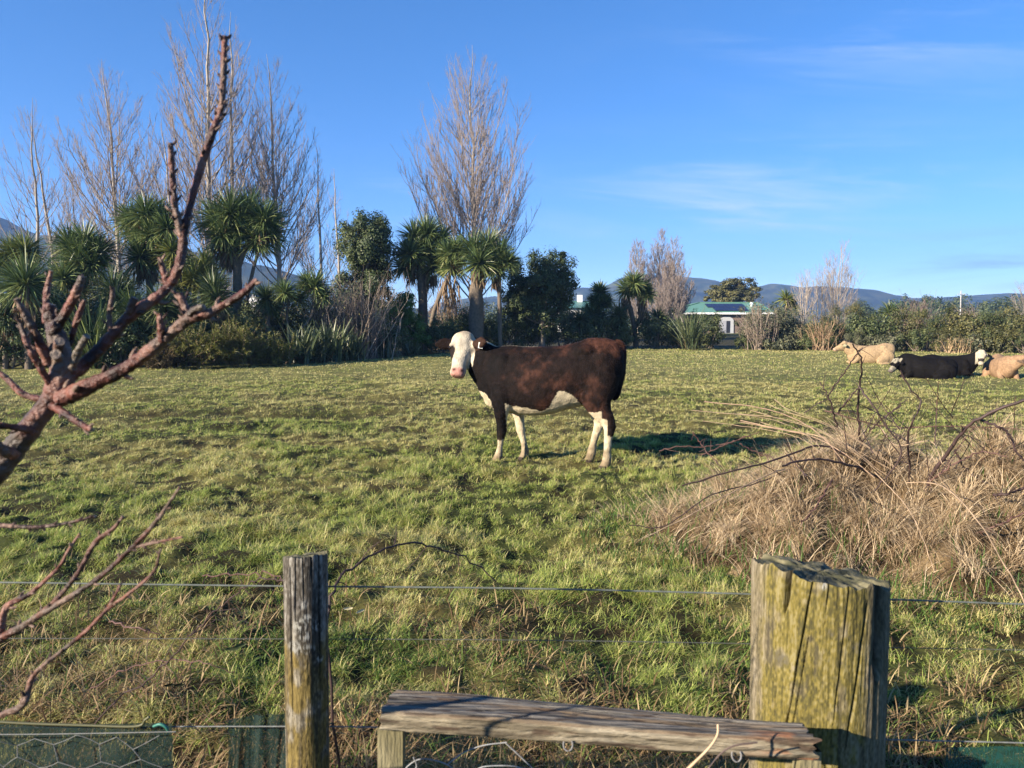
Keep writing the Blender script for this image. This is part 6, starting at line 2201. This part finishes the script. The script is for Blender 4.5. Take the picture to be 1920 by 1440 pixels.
CANES = [
    ([(1660, 905, 5.5), (1551, 838, 5.4), (1471, 856, 5.2), (1383, 881, 5.0), (1278, 911, 4.9)], .0055, .003, BR_DK),
    ([(1700, 940, 5.3), (1635, 889, 5.2), (1571, 866, 5.0), (1511, 862, 4.9), (1467, 874, 4.8)], .0065, .004, BR_DK),
    ([(1720, 960, 5.2), (1748, 890, 5.0), (1776, 850, 4.9), (1808, 806, 4.8), (1848, 778, 4.7), (1920, 752, 4.6), (1990, 744, 4.5)], .009, .0055, BR_DK),
    ([(1838, 786, 4.75), (1870, 800, 4.7), (1892, 814, 4.7), (1905, 848, 4.7), (1925, 866, 4.7)], .006, .003, BR_DK),
    ([(1617, 850, 5.6), (1609, 785, 5.5), (1611, 722, 5.4), (1616, 676, 5.3), (1599, 645, 5.2)], .0058, .0030, BR_DK),
    ([(1552, 745, 5.4), (1583, 697, 5.3), (1608, 662, 5.2), (1618, 652, 5.2)], .0035, .002, BR_DK),
    ([(1570, 800, 5.5), (1555, 750, 5.4), (1537, 716, 5.4)], .0042, .0025, BR_DK),
    ([(1610, 724, 5.4), (1640, 764, 5.3), (1664, 802, 5.3), (1704, 828, 5.2)], .0045, .003, BR_DK),
    ([(1705, 905, 5.2), (1703, 820, 5.1), (1712, 788, 5.0), (1727, 752, 5.0), (1711, 734, 5.0), (1688, 694, 5.0)], .005, .0024, BR_DK),
    ([(1630, 808, 5.4), (1655, 784, 5.3), (1700, 750, 5.2)], .0042, .002, BR_DK),
    ([(1570, 776, 5.5), (1592, 746, 5.4), (1612, 726, 5.4)], .0042, .003, BR_DK),
    ([(1236, 846, 5.6), (1270, 837, 5.6), (1322, 838, 5.6), (1378, 827, 5.6), (1424, 810, 5.6)], .0032, .002, BR_RD),
    ([(1312, 854, 5.5), (1350, 838, 5.5), (1398, 818, 5.5)], .003, .002, BR_RD),
    ([(1300, 810, 5.5), (1322, 842, 5.5), (1352, 876, 5.4)], .003, .002, BR_RD),
    ([(1386, 832, 5.4), (1423, 850, 5.4), (1470, 866, 5.3)], .0032, .002, BR_RD),
    ([(1790, 700 + 145, 5.0), (1812, 880, 5.0), (1850, 905, 4.9), (1925, 925, 4.8)], .004, .003, BR_DK),
    ([(1862, 928, 4.7), (1890, 926, 4.6), (1925, 912, 4.6)], .006, .004, BR_DK),
    ([(1740, 905, 5.0), (1790, 870, 4.9), (1840, 848, 4.9), (1888, 856, 4.8)], .004, .0022, BR_RD),
    ([(1560, 900, 5.0), (1530, 950, 4.8), (1500, 985, 4.7)], .004, .0025, BR_RD),
    ([(1640, 920, 5.0), (1690, 850, 4.9), (1660, 790, 4.9), (1690, 760, 4.9)], .0034, .002, BR_DK),
    ([(1480, 880, 5.3), (1420, 905, 5.2), (1330, 930, 5.0), (1250, 985, 4.9), (1180, 985, 4.9)], .003, .002, BR_DK),
    ([(1545, 770, 5.5), (1590, 782, 5.4), (1660, 800, 5.4), (1740, 800, 5.3), (1830, 800, 5.2), (1925, 805, 5.1)], .003, .002, BR_RD),
    ([(1830, 1000, 4.6), (1870, 985, 4.5), (1925, 960, 4.5)], .004, .003, BR_RD),
    ([(1800, 940, 4.8), (1765, 900, 4.8), (1757, 880, 4.8)], .004, .003, BR_PL),
    ([(1650, 800, 5.2), (1680, 835, 5.1), (1745, 828, 5.0), (1767, 870, 4.9)], .004, .003, BR_PL),
    ([(1700, 905, 4.9), (1750, 906, 4.7), (1792, 930, 4.5), (1840, 985, 4.3), (1872, 1040, 4.1), (1912, 1110, 3.9), (1925, 1150, 3.9)], .0042, .0034, BR_PL),
    ([(1470, 880, 5.1), (1446, 888, 5.0), (1375, 922, 4.8), (1290, 968, 4.7), (1210, 1008, 4.6)], .0042, .003, BR_PL),
    ([(1640, 885, 5.0), (1700, 950, 4.7), (1730, 1010, 4.5), (1755, 1080, 4.4)], .0036, .0026, BR_PL),
]
rg = np.random.default_rng(8)
for i in range(11):                                      # sheaf of pale dead stems laid over the top
    a, b, e = rg.normal(0, 16), rg.normal(0, 11), rg.normal(0, 9)
    CANES.append(([(1390 + a * 2.5, 780 + b + e, 5.5), (1454 + a, 786 + b * 1.2 + e * .3, 5.4), (1524 + a, 803 + b, 5.3), (1583 + a * 1.4, 831 + b - e * .4, 5.2), (1640 + a * 2, 872 + b - e, 5.1)], .0026, .0018, BR_PL if rg.random() < .6 else (.28, .19, .13)))
for i in range(26):                                      # fine dead twigs through the whole bush
    a, b = rg.uniform(1480, 1900), rg.uniform(770, 930)
    l, t = rg.uniform(50, 130), rg.uniform(-2.8, -.3)
    CANES.append(([(a, b, 5.1 + rg.normal(0, .3)), (a + l * .5 * math.cos(t), b + l * .5 * math.sin(t) + rg.normal(0, 6), 5.0), (a + l * math.cos(t), b + l * math.sin(t), 4.9)], .0024, .0012, BR_DK if rg.random() < .6 else BR_RD))
for i, (pts, r0, r1, col) in enumerate(CANES):
    cane(pts, r0, r1, col, 900 + i, thorns=(col is not BR_PL) and i < 26, n=26)

near = thing("bramble_cane", "dark arching bramble cane springing up beside the slim post", "bramble", P(625, 1110, 2.0) * [1, 1, 0])
cane([(640, 1480, 1.95), (612, 1200, 1.95), (622, 1108, 1.98), (655, 1070, 2.05), (705, 1036, 2.15), (770, 1018, 2.25), (822, 1028, 2.35), (886, 1054, 2.45), (930, 1090, 2.5)], .0042, .0022, BR_DK, 970, True, near, "cane", 40)
near2 = thing("bramble_cane", "thin dark bramble canes crossing the dead grass left of the slim post", "bramble", P(400, 1200, 2.3) * [1, 1, 0])
cane([(140, 1400, 2.6), (210, 1320, 2.5), (292, 1262, 2.4), (350, 1200, 2.3), (400, 1150, 2.2), (452, 1106, 2.1), (490, 1084, 2.0), (540, 1092, 1.9)], .0030, .0016, BR_DK, 971, True, near2, "cane", 40)
cane([(170, 1290, 2.6), (250, 1250, 2.5), (310, 1240, 2.4), (380, 1242, 2.3), (440, 1260, 2.3)], .0024, .0014, BR_RD, 972, True, near2, "cane", 26)
cane([(205, 1166, 2.5), (260, 1180, 2.4), (300, 1190, 2.4)], .0035, .0014, BR_RD, 973, True, near2, "cane", 18)
cane([(380, 1080, 2.4), (440, 1078, 2.2), (500, 1076, 2.1), (538, 1090, 1.9)], .0022, .0014, BR_RD, 974, True, near2, "cane", 20)


def leaf_pair(name, label, spots, col, size):
    mb = MB()
    rng = np.random.default_rng(int(spots[0][0]))
    for (px, py, d) in spots:
        c = P(px, py, d)
        k = 8
        t = np.linspace(-1, 1, k)
        w = np.sqrt(np.clip(1 - t ** 2, 0, 1)) * .42
        ax = unit(np.array([1, .1, rng.normal(0, .3)]))
        sd = unit(np.array([.1, -.5, 1.0]))
        rows = [c + ax * size * tt * .5 + sd * (s * ww * size * .5) + np.array([0, -.003 * abs(s), 0]) for tt, ww in zip(t, w) for s in (-1, 0, 1)]
        idx = np.arange(k * 3).reshape(k, 3)
        Q = [[idx[i, j], idx[i, j + 1], idx[i + 1, j + 1], idx[i + 1, j]] for i in range(k - 1) for j in range(2)]
        mb.add(np.array(rows), Q, col=col)
        tube(mb, [c, c + np.array([.01, .02, -.05])], .0008, 4, (.15, .08, .06))
    c = P(*spots[0])
    setp(mb.build(name, M_leaf, origin=(c[0], c[1], 0)), label, "leaf")


leaf_pair("pale_leaves", "pair of pale cream leaves in the grass just right of the slim post", [(653, 1140, 2.6), (676, 1145, 2.6)], (.62, .56, .36), .034)
leaf_pair("dark_leaves", "pair of dark leaves in the dead grass left of the slim post", [(318, 1284, 2.5), (336, 1284, 2.5)], (.015, .022, .012), .036)
leaf_pair("green_leaves", "broad dull green leaf beside the left face of the slim post", [(436, 1216, 2.5), (450, 1210, 2.5)], (.10, .13, .06), .045)

build_haze()
